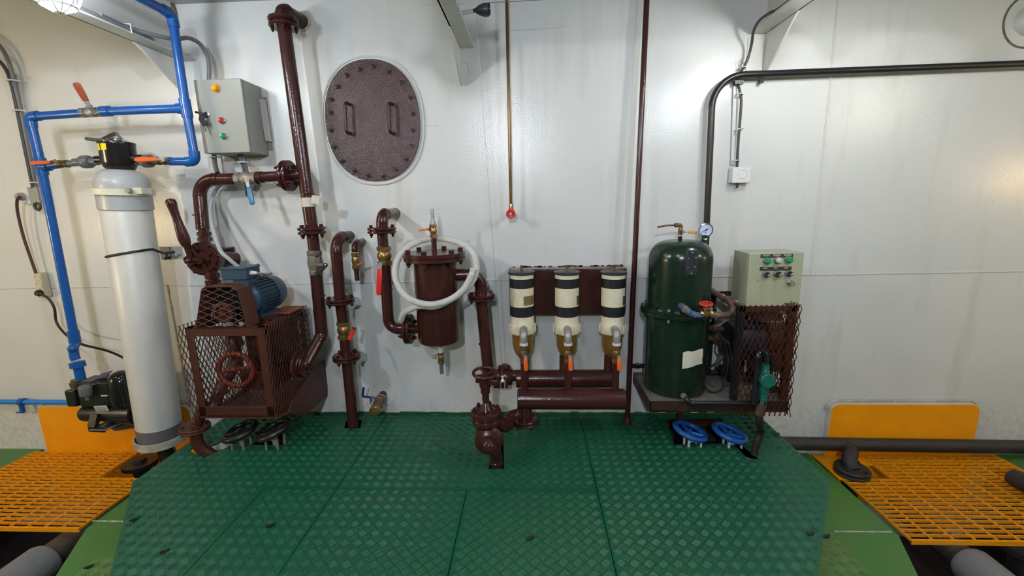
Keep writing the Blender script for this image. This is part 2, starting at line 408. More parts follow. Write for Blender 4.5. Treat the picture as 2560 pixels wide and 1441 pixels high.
def expanded(mb, o, ux, uy, W, H, cw, ch, r, over=.012):
    # two families of slanting strands; W along ux, H along uy, diamond cw x ch
    o, ux, uy = V(o), V(ux).normalized(), V(uy).normalized(); nn = ux.cross(uy); s_ = ch/cw
    for sg in (1, -1):
        k = -int(H/s_/cw)-2
        while k*cw < W + H/s_ + cw:
            x0 = k*cw; pts = []
            # line: x = x0 + sg*y/s_
            ys = []
            for y in (0, H): ys.append((x0 + sg*y/s_, y))
            (xa, ya), (xb, yb) = ys
            t0, t1 = 0., 1.; dx = xb-xa; ok = True
            if abs(dx) > 1e-9:
                ta, tb = (0-xa)/dx, (W-xa)/dx
                if ta > tb: ta, tb = tb, ta
                t0, t1 = max(t0, ta), min(t1, tb)
            if t1-t0 > .02:
                a = o + ux*(xa+dx*t0) + uy*(ya+(yb-ya)*t0) + nn*(sg*r*.5); b = o + ux*(xa+dx*t1) + uy*(ya+(yb-ya)*t1) + nn*(sg*r*.5)
                d = (b-a).normalized()
                mb.tube([a - d*over*(t0 == 0), b + d*over*(t1 == 1)], r, 4)
            k += 1
    return mb
def oval(c, rx, rz, e=2.0, n=64, y=None):
    out = []
    for k in range(n):
        t = 2*PI*k/n; ct, st = math.cos(t), math.sin(t)
        out.append(V((c.x + rx*math.copysign(abs(ct)**(2/e), ct), c.y if y is None else y, c.z + rz*math.copysign(abs(st)**(2/e), st))))
    return out
def rounded(x0, x1, z0, z1, r, y, n=5, corners=(1, 1, 1, 1)):
    out = []
    for (cx, cz, a0, on) in ((x1-r, z1-r, 0, corners[0]), (x0+r, z1-r, 90, corners[1]), (x0+r, z0+r, 180, corners[2]), (x1-r, z0+r, 270, corners[3])):
        if on: out += [V((cx + r*math.cos(math.radians(a0+90*i/n)), y, cz + r*math.sin(math.radians(a0+90*i/n)))) for i in range(n+1)]
        else:
            sx = 1 if a0 in (0, 270) else -1; sz = 1 if a0 in (0, 90) else -1
            out.append(V((cx+sx*r, y, cz+sz*r)))
    return out
# ================================================================== THE SETTING
ZC, ZL = 2.694, -.292            # deckhead, lower floor (the plated platform is z = 0)
XL, XR, YF = -5.4, 4.8, -6.5
wall = struct(MB().box2((XL, 0, -1.0), (XR, .03, ZC+.35)).build('wall_back', 'wall'))
def weld(u0, v0, u1, v1, r, m='weld', name='weld_bead', n=140):
    a, b = P(u0, v0, 0), P(u1, v1, 0); pts = [a.lerp(b, i/n) for i in range(n+1)]; rr = [r*random.uniform(.65, 1.2) for _ in pts]
    return MB().tube(pts, rr, 7).build(name, m, wall)
weld(-20, 722.5, 2600, 678, .0058, n=420)
weld(2096, -10, 2026, 690, .0085, n=150)
weld(1050, 11, 1163, 9, .003, n=30); weld(418, 712, 482, 1060, .010, 'tan_weld', n=90)
weld(1058, 314, 1098, 313, .002, n=20)
for u0, v0, u1, v1 in ((1152, 152, 1168, 160), (1168, 160, 1175, 182), (1178, 598, 1160, 606)): weld(u0, v0, u1, v1, .0035, n=10)
xs = P(456, 153, 0).x-.006; struct(MB().box2((xs, YF, ZC), (XR, .03, ZC+.05)).box2((XL, YF, ZC+.30), (xs+.01, .03, ZC+.35)).box2((xs, YF, ZC), (xs+.01, .03, ZC+.30)).build('ceiling', 'dim', smooth=False))
struct(MB().box2((XL-.03, YF, -1), (XL, .03, ZC+.35)).build('wall_left', 'dim'))
struct(MB().box2((XR, YF, -1), (XR+.03, .03, ZC)).build('wall_right', 'dim'))
struct(MB().box2((XL, YF-.03, -1), (XR, YF, ZC+.35)).build('wall_front', 'dimmer'))
struct(MB().box2((XL, YF, -1.0), (XR, 0, -.95)).build('bilge_floor', 'bilge'))
# lower floor: the middle seating block with its tapered sides, and the side floors beyond the gratings
La, Lb = F(205, 1320, ZL), F(130, 1441, ZL); Ra, Rb = F(2240, 1340, ZL), F(2290, 1441, ZL)
XPL, XPR = -2.535, 1.905
dl = (Lb-La).normalized(); dr = (Rb-Ra).normalized(); La2 = La+dl*1.1; Ra2 = Ra+dr*1.1
GLX0, GLX1 = F(78, 1134, -.275).x, -2.555       # left grating
GRX0, GRX1 = 1.93, F(2480, 1134, -.275).x       # right grating
GY = -.815
fl = MB()
fl.prism([V((XPL, 0, ZL)), V((XPL, La.y, ZL)), V((La2.x, La2.y, ZL)), V((La2.x, YF, ZL)), V((Ra2.x, YF, ZL)), V((Ra2.x, Ra2.y, ZL)), V((XPR, Ra.y, ZL)), V((XPR, 0, ZL))], (0, 0, -.45))
fl.box2((XL, 0, ZL), (GLX0-.01, YF, ZL-.3)); fl.box2((GRX1+.01, 0, ZL), (XR, YF, ZL-.3))
floor = struct(fl.build('floor', 'lowgreen', smooth=False))
def fbead(u0, v0, u1, v1, m='dirty_white', r=.006):
    a, b = F(u0, v0, ZL+.001), F(u1, v1, ZL+.001); n = 40
    return MB().tube([a.lerp(b, i/n) for i in range(n+1)], [r*random.uniform(.5, 1.2) for _ in range(n+1)], 6).build('weld_bead', m, floor)
fbead(222, 1303, 318, 1305); fbead(2085, 1330, 2228, 1331)

# ---- deck beams: angle sections square to the bulkhead with a bracket under the end
def deck_beam(name, uw, uf, vtip, utip, vwall, apex, label, nose, ret=False):
    xw, xf = P(uw, vwall, 0).x, P(uf, vwall, 0).x; zf = P((uw+uf)/2, vwall, 0).z; sg = 1 if xf > xw else -1
    t = thing(name, label, 'beam', (xw, 0, zf))
    MB().box2((xw-.005*sg, 0, zf), (xw+.007*sg, -2.7, ZC)).build('web', 'white', t, bevel=.002)
    MB().box2((xw-.005*sg, 0, zf), (xf, -2.7, zf+.012)).build('face_flat', 'white', t, bevel=.003)
    ya = PX(apex[0], apex[1], xw).y; zt = P(utip, vtip, 0).z; zn = P(nose[0], nose[1], 0).z
    poly = [V((xw-.005*sg, 0, zf-.004)), V((xw-.005*sg, ya, zf-.004)), V((xw-.005*sg, -.035, zt)), V((xw-.005*sg, 0, zt))]
    MB().prism(poly, (.011*sg, 0, 0)).build('bracket', 'white', t, bevel=.002)
    e = MB(); e.tube([V((xw, ya, zf-.004)), V((xw, 0, zf-.004))], .005, 6); e.build('weld_bead', 'weld', t)
    return t, xw, xf, zf
bL, bLx, bLf, bLz = deck_beam('deck_beam', 456, 490, 238, 450, 153, (335, 108), 'white deck beam running out overhead at the upper left, with cables and the lit caged lamp', (450, 240))
bM, bMx, bMf, bMz = deck_beam('deck_beam', 1150, 1185, 214, 1155, 121, (1124, 55), 'short white deck beam overhead near the middle, carrying the small black wire pulley', (1155, 215))
bR, bRx, bRf, bRz = deck_beam('deck_beam', 1916, 1870, 186, 1912, 85, (1996, 26), 'white deck beam overhead at the right, with a black cable coming down off it', (1912, 186))
# short plate lug behind the right bracket, and the rust at the head of the left beam
MB().bar(V((bRx-.06, -.004, bRz-.02)), V((bRx-.06, -.004, bRz-.2)), .09, .006, (0, 1, 0)).build('end_plate', 'white', bR)
MB().ball((bLx+.0, -.02, ZC-.06), .05, sc=(.5, .4, 1.4)).build('rust_patch', mat('rust_scale', (.10, .06, .045), .8, bump=.8, bscale=60, col2=(.30, .26, .22), vscale=30), bL)

# ---- caged lamps on the beams, deckhead lamps, warm lamps
def emit_mat(name, col, s):
    m = mat(name, col, .3); b = m.node_tree.nodes['Principled BSDF']; b.inputs['Emission Color'].default_value = tuple(col)+(1,); b.inputs['Emission Strength'].default_value = s; return m
def caged_lamp(name, c, rgb, label):
    c = V(c); rg = .052; power = max(rgb); col = tuple(x/power for x in rgb) if power else (0, 0, 0)
    t = thing(name, label, 'lamp', c + V((0, 0, .12)))
    area = 4*PI*rg*rg*.9
    MB().lathe(c + V((0, 0, .10)), (0, 0, -1), [(-.02, .07), (.0, .075), (.04, .07)], 24).build('lamp_base', 'white', t)
    MB().ball(c, rg, 20, 12, (1, 1, 1.25)).build('globe', emit_mat('lamp_globe', col, power/(PI*area)), t)
    if 'hooded' in label: MB().lathe(c + V((0, 0, .075)), (0, 0, -1), [(-.012, .06), (.0, .075), (.05, .15), (.052, .15), (.004, .072), (-.008, .056)], 32, cap=False).build('added_hood', 'white', t)  # hood added out of view to cut light on the upper wall
    g = MB()
    for k in range(6):
        th = PI*k/6; e = V((math.cos(th), math.sin(th), 0))
        g.tube([c + e*(.085*math.cos(a)) - V((0, 0, .100*math.sin(a)-.03)) for a in [math.radians(x) for x in range(-10, 191, 15)]], .0035, 6)
    g.torus(c + V((0, 0, .03)), (0, 0, 1), .086, .005, 28, 6); g.torus(c - V((0, 0, .045)), (0, 0, 1), .060, .004, 28, 6)
    g.build('wire_cage', 'whiteplastic', t)
    return t
LA = PX(140, -14, bLf+.07)
for nm, c, pw, lab in LAMPS: caged_lamp('bulkhead_lamp', LA if c is None else c, pw, lab)

# ---- platform of checkered plates
XA, XB = -2.20, 1.572
cL0, cL1 = F(335, 1206), F(275, 1441); cR0, cR1 = F(2078, 1207), F(2045, 1441)
XA, XB = cL0.x-.01, cR0.x
sL, sR, s3, s4, YB = -1.045, .322, -1.435, -.352, -.832
eL = cL0 + (cL1-cL0)*2.0; eR = cR0 + (cR1-cR0)*2.0; YE = -2.6
def inside(p, poly):
    r = False; n = len(poly)
    for i in range(n):
        a, b = poly[i], poly[(i+1) % n]
        if (a[1] > p[1]) != (b[1] > p[1]) and p[0] < (b[0]-a[0])*(p[1]-a[1])/(b[1]-a[1])+a[0]: r = not r
    return r
def tread(mb, poly, holes, z, s=.0412):
    # five raised bars per cell, turned a quarter from cell to cell, lattice at 45 degrees to the plate
    c45 = math.sqrt(.5); xs = [p[0] for p in poly]; ys = [p[1] for p in poly]
    xm, xM, ym, yM = min(xs), max(xs), min(ys), max(ys)
    for i in range(-125, 126):
        for j in range(-125, 126):
            cx, cy = s*(i-j)*c45, s*(i+j)*c45 - 1.
            if not (xm < cx < xM and ym < cy < yM): continue
            ang = PI/4 if (i+j) % 2 else -PI/4
            dx, dy = math.cos(ang), math.sin(ang)
            for k in range(-2, 3):
                ox, oy = cx - dy*k*.0073, cy + dx*k*.0073; L = .0168 - .0011*abs(k); wd = .0021; h = .0022
                ends = ((ox-dx*L, oy-dy*L), (ox+dx*L, oy+dy*L))
                if not all(inside(e, poly) for e in ends): continue
                if any(inside(e, hh) for e in ends for hh in holes): continue
                vs = []
                for sx, sy in ((-1, -1), (1, -1), (1, 1), (-1, 1)): vs.append((ox+dx*L*sx-dy*wd*sy, oy+dy*L*sx+dx*wd*sy, z))
                for sx in (-.62, .62): vs.append((ox+dx*L*sx, oy+dy*L*sx, z+h))
                mb.add(vs, [[0, 1, 5, 4], [2, 3, 4, 5], [1, 2, 5], [3, 0, 4]])
def shrink(poly, d):
    c = [sum(p[0] for p in poly)/len(poly), sum(p[1] for p in poly)/len(poly)]; n = len(poly); out = []
    A = sum(poly[i][0]*poly[(i+1) % n][1]-poly[(i+1) % n][0]*poly[i][1] for i in range(n)); sg = 1 if A > 0 else -1
    for i in range(n):
        a, b, c_ = V(poly[i-1]+(0,)), V(poly[i]+(0,)), V(poly[(i+1) % n]+(0,))
        n1 = V((-(b-a).y, (b-a).x, 0)).normalized()*sg; n2 = V((-(c_-b).y, (c_-b).x, 0)).normalized()*sg
        m = (n1+n2); m = m/(1+n1.dot(n2)) if 1+n1.dot(n2) > .1 else n1
        q = b+m*d; out.append((q.x, q.y))
    return out
def floor_plate(poly, holes, label, z=0., th=.008, m='plate', bolts=(), group='checkered plates of the raised platform', gap=.0021):
    poly = shrink(poly, gap); t = thing('floor_plate', label, 'floor plate', (sum(p[0] for p in poly)/len(poly), sum(p[1] for p in poly)/len(poly), z-th), group)
    MB().prism([V(p+(z-th,)) for p in poly], (0, 0, th), [[V(h+(z-th,)) for h in hh] for hh in holes]).build('plate_sheet', m, t, smooth=False)
    mb = MB(); tread(mb, shrink(poly, .006), holes, z); mb.build('raised_tread', m, t, smooth=False, stuff=True)
    for b in bolts:
        q = MB(); q.lathe(V((b[0], b[1], z)), (0, 0, 1), [(0, .014), (.004, .013), (.006, .007)], 12); q.bar(V((b[0]-.016, b[1]-.007, z+.004)), V((b[0]+.018, b[1]+.008, z+.007)), .012, .006); q.build('bolt', 'ows', t)
    return t
def q2(u, v, z=0.): p = F(u, v, z); return (p.x, p.y)
def rect(x0, x1, y0, y1): return [(x0, y0), (x1, y0), (x1, y1), (x0, y1)]
# cut-outs for the pipes and valve stems that come up through the plates
h_slot = [q2(474, 1128), q2(512, 1145), q2(590, 1108), q2(575, 1096), q2(520, 1118), q2(497, 1100)]
h_w1 = [q2(628, 1112), q2(706, 1113), q2(706, 1075), q2(668, 1080)]
h_p885 = [q2(860, 1071), q2(900, 1071), q2(905, 1050), q2(866, 1050)]
h_elb = [q2(1222, 1173), q2(1260, 1173), q2(1258, 1085), q2(1236, 1085)]
h_whl = [q2(1685, 1112), q2(1848, 1108), q2(1802, 1044), q2(1664, 1046)]
h_hose = [q2(1868, 1146), q2(1897, 1149), q2(1842, 1104), q2(1830, 1106)]
y0 = -.012
yk = cL0.y + (cL1.y-cL0.y)*(s3-cL0.x)/(cL1.x-cL0.x)
floor_plate([(XA, y0), (XA, cL0.y), (s3, yk), (s3, YB), (sL, YB), (sL, y0)], [h_slot, h_w1, h_p885],
    'green checkered floor plate under the caged pump, cut out for pipes', bolts=[q2(336, 1301), q2(412, 1380)])
floor_plate([(s3, YB), (s3, YE), (sL, YE), (sL, YB)], [], 'narrow green checkered plate in front of the two thin brown wall pipes', bolts=[q2(676, 1317)])
floor_plate([(sL, y0), (sL, YB), (sR, YB), (sR, y0)], [h_elb], 'green checkered plate at the wall with the gate valve elbow through its square cut-out')
floor_plate([(sL, YB), (sL, YE), (s4, YE), (s4, YB)], [], 'green checkered plate at the front, just left of the short centre seam')
floor_plate([(s4, YB), (s4, YE), (sR, YE), (sR, YB)], [], 'green checkered plate at the front, between the short centre seam and the long right seam', bolts=[q2(1325, 1348)])
floor_plate([(sR, y0), (sR, YE), (eR.x, YE), (eR.x, eR.y), (XB, cR0.y), (XB, y0)], [h_whl, h_hose],
    'green checkered floor plate under the dark green tank, cut out for the two blue wheels', bolts=[q2(1941, 1088), q2(2026, 1336)])
for x in (XA+.25, s3, sL, -.35, sR, 1.0, XB-.2):
    struct(MB().box2((x-.03, -.02, -.06), (x+.03, -1.7 if -1.9 < x < 1.3 else -.75, ZL)).build('plate_bearer', 'black'))
struct(MB().box2((XA+.02, -.015, -.03), (XB-.02, -.03, ZL)).build('shade_backing', 'bilge'))  # dark sheet added for the shade below the plates, hides the white wall
# pale plates one step down, peeping out on both sides
zl = ZL+.006
tL = F(300, 1345, zl).x; tR = F(2130, 1386, zl).x
floor_plate([(tL, -1.00), (tL, -2.0), (tL+.62, -2.0), (tL+.62, -1.0)], [], 'pale green checkered plate one step down beside the left front edge', zl, .005, 'lowplate', [q2(222, 1419, zl)], 'pale plates below the platform')
floor_plate([(tR, -.76), (tR-.6, -.76), (tR-.6, -2.0), (tR, -2.0)], [], 'pale green checkered plate one step down beside the right front edge', zl, .005, 'lowplate', [q2(2066, 1343, zl)], 'pale plates below the platform')

# ---- yellow gratings over the side bilges
def grating(x0, x1, cut, label, side, yrear):
    zt, dp = -.272, .017; t = thing('floor_grating', label, 'grating', ((x0+x1)/2, GY/2, zt-dp), 'yellow bar gratings')
    xc, yc = cut                                   # a corner is left out: bars behind yc stop at xc
    def bar_mesh(L):
        k = ('bar', round(L, 3))
        if k not in CACHE:
            n = int(L/.0115); vs = []; fs = []
            for i in range(2*n+1):
                x = -L/2 + L*i/(2*n); z = 0 if i % 2 else -.0028
                for y in (-.0025, .0025): vs += [(x, y, z), (x, y, -dp)]
            for i in range(2*n):
                a = 4*i; b = a+4; fs += [[a, b, b+1, a+1], [a+2, a+3, b+3, b+2], [a, a+2, b+2, b]]
            m = MB().add(vs, fs); o = m.build('grating_bar', 'yellowbar', smooth=False); CACHE[k] = o.data; bpy.data.objects.remove(o)
        return CACHE[k]
    n = 23
    for i in range(n):
        y = GY + (yrear-GY)*i/(n-1); a, b = x0, x1
        if y > yc:
            if side < 0: b = xc
            else: a = xc
        o = bpy.data.objects.new('grating_bar', bar_mesh(b-a)); COL.objects.link(o); o.parent = t; o.location = V(((a+b)/2, y, zt))-BASE[t.name]; BASE[o.name] = BASE[t.name]
    m = int(round((x1-x0)/.107))
    for i in range(m+1):
        x = x0 + (x1-x0)*i/m; yb = yrear
        if (side < 0 and x > xc+.02) or (side > 0 and x < xc-.02): yb = yc
        edge = i in (0, m)
        MB().box2((x-.003, GY, zt-.002), (x+.003, yb, zt-(dp if edge else .012))).build('cross_bar', 'yellowbar', t, smooth=False)
    MB().box2((xc-.003, yc, zt-.002), (xc+.003, yrear, zt-dp)).build('cross_bar', 'yellowbar', t, smooth=False)
    MB().box2((x0, GY-.006, zt-dp-.012), (x1, GY-.001, zt-.004)).build('edge_flat', 'yellow', t, smooth=False)
    # ledge angle at the inboard side that carries the bars
    return t
cl = F(247, 1193, -.275); cr = F(2233, 1199, -.275)
grating(GLX0, GLX1, (cl.x, cl.y), 'yellow bar grating in the left floor, notched around the foot of the white tank', -1, -.07)
grating(GRX0, GRX1, (cr.x, cr.y), 'yellow bar grating in the right floor, below the thick black pipe', 1, -.03)
tr = thing('ledge_plate', 'yellow flat ledge plate beside the black pipe flange, right floor', 'plate', (GRX0+.1, -.2, -.3))
MB().prism([V((GRX0-.02, -.03, -.285)), V((GRX0-.02, cr.y, -.285)), V((GRX0+.06, cr.y, -.285)), V((GRX0+.06, -.16, -.285)), V((cr.x, -.16, -.285)), V((cr.x, -.03, -.285))], (0, 0, .006)).build('ledge_sheet', 'yellow', tr, smooth=False)
tl = thing('ledge_plate', 'narrow yellow ledge bar beside the white tank foot, left floor', 'plate', (GLX1, -.2, -.3))
MB().box2((GLX1-.06, -.03, -.285), (GLX1+.015, cl.y, -.277)).build('ledge_sheet', 'yellow', tl, smooth=False)

# ---- yellow raised panels low on the bulkhead
def toe_panel(u0, v0, u1, v1, label):
    a, b = P(u0, v0, .05), P(u1, v0, .05); z1 = a.z*.5+b.z*.5
    t = thing('raised_panel', label, 'panel', ((a.x+b.x)/2, 0, -.6))
    MB().prism(rounded(a.x, b.x, -.62, z1, .05, -.05, corners=(1, 1, 0, 0)), (0, .004, 0)).build('panel_face', 'yellow', t, smooth=False)
    MB().prism(rounded(a.x-.004, b.x+.004, -.63, z1+.004, .053, -.047, corners=(1, 1, 0, 0)), (0, .047, 0)).build('panel_rim', 'white', t, smooth=False)
    e = rounded(a.x-.012, b.x+.012, -.62, z1+.012, .06, -.011, corners=(1, 1, 0, 0))
    MB().tube(e[:-2], .010, 7).build('weld_bead', 'dirty_white', t)
toe_panel(91, 1018, 470, 1018, 'yellow rounded panel low on the wall behind the black water pump')
toe_panel(2081, 1013, 2453, 1015, 'yellow rounded panel low on the wall above the thick black pipe')
# foot strip where the platform meets the bulkhead
fb = MB(); 
for i in range(60):
    x = -1.75 + i*.055; fb.box((x, -.005, .004+random.uniform(-.004, .004)), (.056, .008, random.uniform(.016, .026)))
struct(fb.build('trim_1', 'strip', smooth=False))
# round pipe penetration at the upper right
c = P(2574, 52, 0); t = thing('pipe_collar', 'round grey pipe collar with dark bore, cut off by the upper right corner', 'pipe collar', c)
MB().torus(c, (0, 1, 0), S(c, 62), .006, 40, 6).build('weld_ring', 'grime', t)
MB().lathe(c, (0, -1, 0), [(0, S(c, 36)), (.02, S(c, 34)), (.045, S(c, 26)), (.05, S(c, 20)), (.01, S(c, 16))], 32, cap=False).build('collar', 'white', t)
MB().cyl(c - V((0, .012, 0)), c - V((0, .004, 0)), S(c, 17)).build('bore', 'bilge', t)
# ================================================================== LEFT SIDE
# ---- cables down the wall to the left socket
def strip_clip(par, p, w=.05):
    MB().tube([V(p)+V((-w/2, .012, 0)), V(p)+V((-w*.3, -.022, 0)), V(p)+V((w*.3, -.022, 0)), V(p)+V((w/2, .012, 0))], .005, 6).build('clip', 'whiteplastic', par)
t = thing('wall_cable', 'grey and black cable pair clipped to a flat bar, running down to the left socket', 'cable', P(60, 300, 0))
MB().bar(P(40, 185, .018), P(92, 475, .018), .022, .006, (0, 1, 0)).build('flat_bar', 'white', t)
MB().tube(spline([P(-30, 90, .04), P(0, 116, .045), P(20, 152, .05), P(33, 195, .045), P(48, 262, .04), P(66, 350, .04), P(90, 472, .04)]), S(P(30, 250, 0), 9)/2, 10).build('cable', 'greycable', t)
MB().tube(spline([P(-30, 130, .045), P(0, 155, .05), P(17, 178, .05), P(30, 215, .05), P(43, 275, .05), P(60, 360, .05), P(83, 472, .05)]), S(P(30, 250, 0), 8)/2, 10).build('cable', 'darkcable', t)
for u, v in ((33, 202), (48, 277), (86, 457)): strip_clip(t, P(u, v, .05), .06)
# ---- left socket box
def socket_face(par, c, r, m='whiteplastic', dark='beigedark', tilt=0):
    c = V(c); MB().lathe(c, (0, -1, 0), [(-.002, r*1.06), (.002, r), (.002, r*.92), (-.008, r*.86), (-.0085, .001)], 28, cap=False).build('socket_recess', m, par)
    h = MB()
    for sx in (-1, 1): h.lathe(c + V((sx*r*.42, .0078, 0)), (0, -1, 0), [(0, r*.15), (.001, r*.14)], 10)
    for sz in (-1, 1): h.box(c + V((0, .004, sz*r*.86)), (r*.3, .010, r*.12))
    h.build('pin_hole', dark, par)
a, b = P(47, 471, .05), P(103, 510, .05)
t = thing('socket_box', 'small pale socket box behind the blue pipe at the far left', 'socket', (a+b)/2)
MB().box2((a.x, 0, b.z), (b.x, -.045, a.z)).build('socket_case', 'whiteplastic', t, bevel=.004)
MB().box2(((a+b).x/2, -.045, b.z+.006), (b.x+.003, -.058, a.z+.004)).build('socket_plate', 'greybox', t, bevel=.002)
MB().torus(P(94, 516, .05), (.2, 1, 0), .024, .009, 22, 8).build('cable_grommet', 'darkcable', t)
t = thing('plug', 'pale grey plug in the far left socket box', 'plug', P(57, 492, .06))
MB().lathe(P(57, 492, .044), (0, -1, 0), [(0, .026), (.02, .025), (.035, .017), (.042, .01)], 20).build('plug_body', mat('pink_grey_plastic', (.34, .29, .26), .45), t)
pts = [P(50, 491, .085), P(43, 500, .085), P(44, 530, .07), P(58, 590, .06), P(78, 650, .05), P(90, 684, .045)]
cable('extension_cable', pts, S(P(60, 560, .06), 3.2), 'redcable', label='dark brown cord hanging from the left socket box down to the beige socket block', cat='cord')
# ---- beige triple socket block
a, b = P(84, 684, .05), P(115, 744, .05)
t = thing('socket_block', 'beige three-way socket block on the wall, a black plug in its lowest outlet', 'socket block', ((a.x+b.x)/2, 0, (a.z+b.z)/2))
MB().box2((a.x, -.004, b.z), (b.x, -.055, a.z)).build('block_case', 'beige', t, bevel=.005)
cx = (a.x+b.x)/2; hz = (a.z-b.z)
for k in (0, 1, 2): socket_face(t, (cx, -.0555, a.z-hz*(.2+.30*k)), hz*.125, 'beige')
t = thing('plug', 'black plug in the lowest outlet of the beige socket block', 'plug', (cx, -.06, b.z+hz*.2))
MB().lathe((cx, -.054, b.z+hz*.2), (0, -1, 0), [(0, hz*.14), (.018, hz*.135), (.03, hz*.09)], 20).build('plug_body', 'rubber', t)
pts = [V((cx+.02, -.078, b.z+hz*.2)), P(122, 748, .08), P(136, 772, .08), P(142, 808, .08), P(168, 840, .12), P(205, 861, .24), P(235, 869, .24), P(275, 880, .16), P(314, 899, .12), P(340, 925, .13)]
cable('pump_cable', pts, S(P(160, 830, .1), 2.8), 'rubber', label='thin black cord from the beige socket block towards the back of the white tank', cat='cord')

# ---- blue water pipework
DB = .28
t = thing('water_pipework', 'blue plastic water pipework with valves around the white tank', 'pipework', P(190, 860, DB))
RB = SC(P(470, 300, DB), 25)/2; G = .028
pt = P(465, 271, DB); xv = pt.x
tee_top, low = P(465, 271, DB), P(489, 404, DB); top = P(430, 36, DB)
run(t, [top + V((0, -1.6, .0)), top, tee_top + V((0, 0, RB*1.6))], RB, 'blue', RB*1.5, sock=G)
def tee(par, c, ax, side, r, m, L=.05):
    q = MB(); ax = V(ax).normalized(); q.cyl(V(c)-ax*L, V(c)+ax*L, r*1.24); q.cyl(c, V(c)+V(side).normalized()*L, r*1.24); return q.build('tee', m, par)
dn = (low-tee_top).normalized(); ltop = P(74, 292, DB); lt2 = P(103, 416, DB); lbot = P(186, 842, DB)
dl_ = (ltop-tee_top).normalized(); tee(t, tee_top, dn, dl_, RB, 'blue')
lowend = P(424, 404, DB)
run(t, [tee_top + dn*.03, low, lowend], RB, 'blue', RB*1.3, sock=G)
va, vb = P(255, 279, DB), P(205, 283, DB)
run(t, [tee_top + dl_*.03, va], RB, 'blue'); run(t, [vb, ltop, lt2 - (lbot-ltop).normalized()*.03], RB, 'blue', RB*1.3, sock=G)
MB().lathe(va, dl_, [(-.05, RB*1.24), (.0, RB*1.24)], 20).build('socket', 'blue', t)
dd = (lbot-lt2).normalized(); tee(t, lt2, dd, (1, 0, 0), RB, 'blue')
lt3 = P(150, 411, DB)
run(t, [lt2 + V((.03, 0, 0)), lt3], RB, 'blue'); run(t, [lt2 + dd*.03, lbot], RB, 'blue')
# upper valve with its raised faded red handle
c = va.lerp(vb, .5); ball_valve(t, c, dl_, RB*1.05, (va-vb).length*1.02, 'steel'); MB().lathe(c, dl_, [(-.052, RB*1.1), (-.018, RB*1.12)], 16).build('valve_end', 'brass_dark', t); MB().lathe(c, dl_, [(.03, RB*1.1), (.062, RB*1.16)], 16).build('valve_end', 'greypvc', t)
lever(t, P(224, 268, DB+.05), P(189, 207, DB+.10), (0, -.03, .03), .036, .012, 'faded_red', wide=(.3, -.9, .4))
# left valve at the tank head
c = P(152, 410, DB); ball_valve(t, c, (1, 0, 0), RB*.9, S(c, 40), 'brass_dark')
lever(t, P(140, 405, DB+.06), P(76, 408, DB+.09), (0, -.03, 0), .030, .012, 'orange', 'brass_dark', grip0=.22, wide=(0, -.6, .8))
# right valve at the tank head
c = P(412, 403, DB); ball_valve(t, c, (1, 0, 0), RB*.9, S(c, 38), 'brass_dark')
lever(t, P(408, 398, DB+.06), P(337, 399, DB+.08), (0, -.03, 0), .032, .013, 'orange', 'steel', grip0=.22, wide=(0, -.8, .6))
# grey unions either side of the head
def union(par, c, ax, r, m='greypvc'):
    MB().lathe(c, ax, [(-.075, r*1.02), (-.03, r*1.02), (-.028, r*1.5), (-.018, r*1.72), (.018, r*1.72), (.028, r*1.5), (.03, r*1.02), (.07, r*1.02)], 12).build('union', m, par)
union(t, P(216, 405, DB), (1, 0, .02), RB*.95); union(t, P(368, 403, DB), (1, 0, .02), RB*.95)
MB().cyl(P(166, 410, DB), P(262, 402, DB), RB*.78).build('pipe', 'greypvc', t); MB().cyl(P(312, 402, DB), P(400, 403, DB), RB*.78).build('pipe', 'greypvc', t)
MB().lathe(P(318, 402, DB), (1, 0, 0), [(-.012, RB*1.0), (.0, RB*1.0)], 20).build('collar', 'whiteplastic', t)
# foot of the left pipe: offset elbow, union, drop to the pump
e0 = P(186, 846, DB); e1 = P(187, 864, DB); e2 = P(184, 882, DB+.05); e3 = P(203, 950, DB+.05)
MB().lathe(e0, dd, [(-.05, RB*1.3), (.03, RB*1.3)], 20).build('socket', 'blue', t)
MB().tube(spline([e0 + dd*.02, P(188, 862, DB), P(184, 870, DB+.04), P(186, 890, DB+.05), P(190, 900, DB+.05)]), RB*1.08, 18).build('elbow', 'blue', t)
MB().ball(P(182, 872, DB+.055), RB*1.15, 16, 10).build('elbow_cap', 'blue', t)
u_ = P(194, 912, DB+.05); ax = (e3-P(186, 890, DB+.05)).normalized()
MB().lathe(u_, ax, [(-.02, RB*1.3), (-.018, RB*1.7), (.016, RB*1.75), (.018, RB*1.3)], 24).build('union', 'blue', t)
MB().cyl(u_, e3, RB*1.12).build('pipe', 'blue', t)
for v in (330, 700): pass

# ---- light blue pipe low on the left, with its clamp
a = P(-40, 1005, .05); b = P(215, 1006, .05)
t = thing('water_pipe', 'light blue horizontal pipe with a clamp, entering low from the left edge', 'pipe', a)
MB().cyl(a, b, S(b, 12)/2).build('pipe', 'blue_light', t)
c = P(56, 1005, .05); q = MB().lathe(c, (1, 0, 0), [(-.018, S(c, 18)/2), (.018, S(c, 18)/2)], 18); q.box(c + V((0, -.012, -.05)), (.02, .02, .06)); q.box(c + V((-.02, -.012, -.078)), (.05, .012, .008))
q.build('pipe_clamp', 'blue', t)

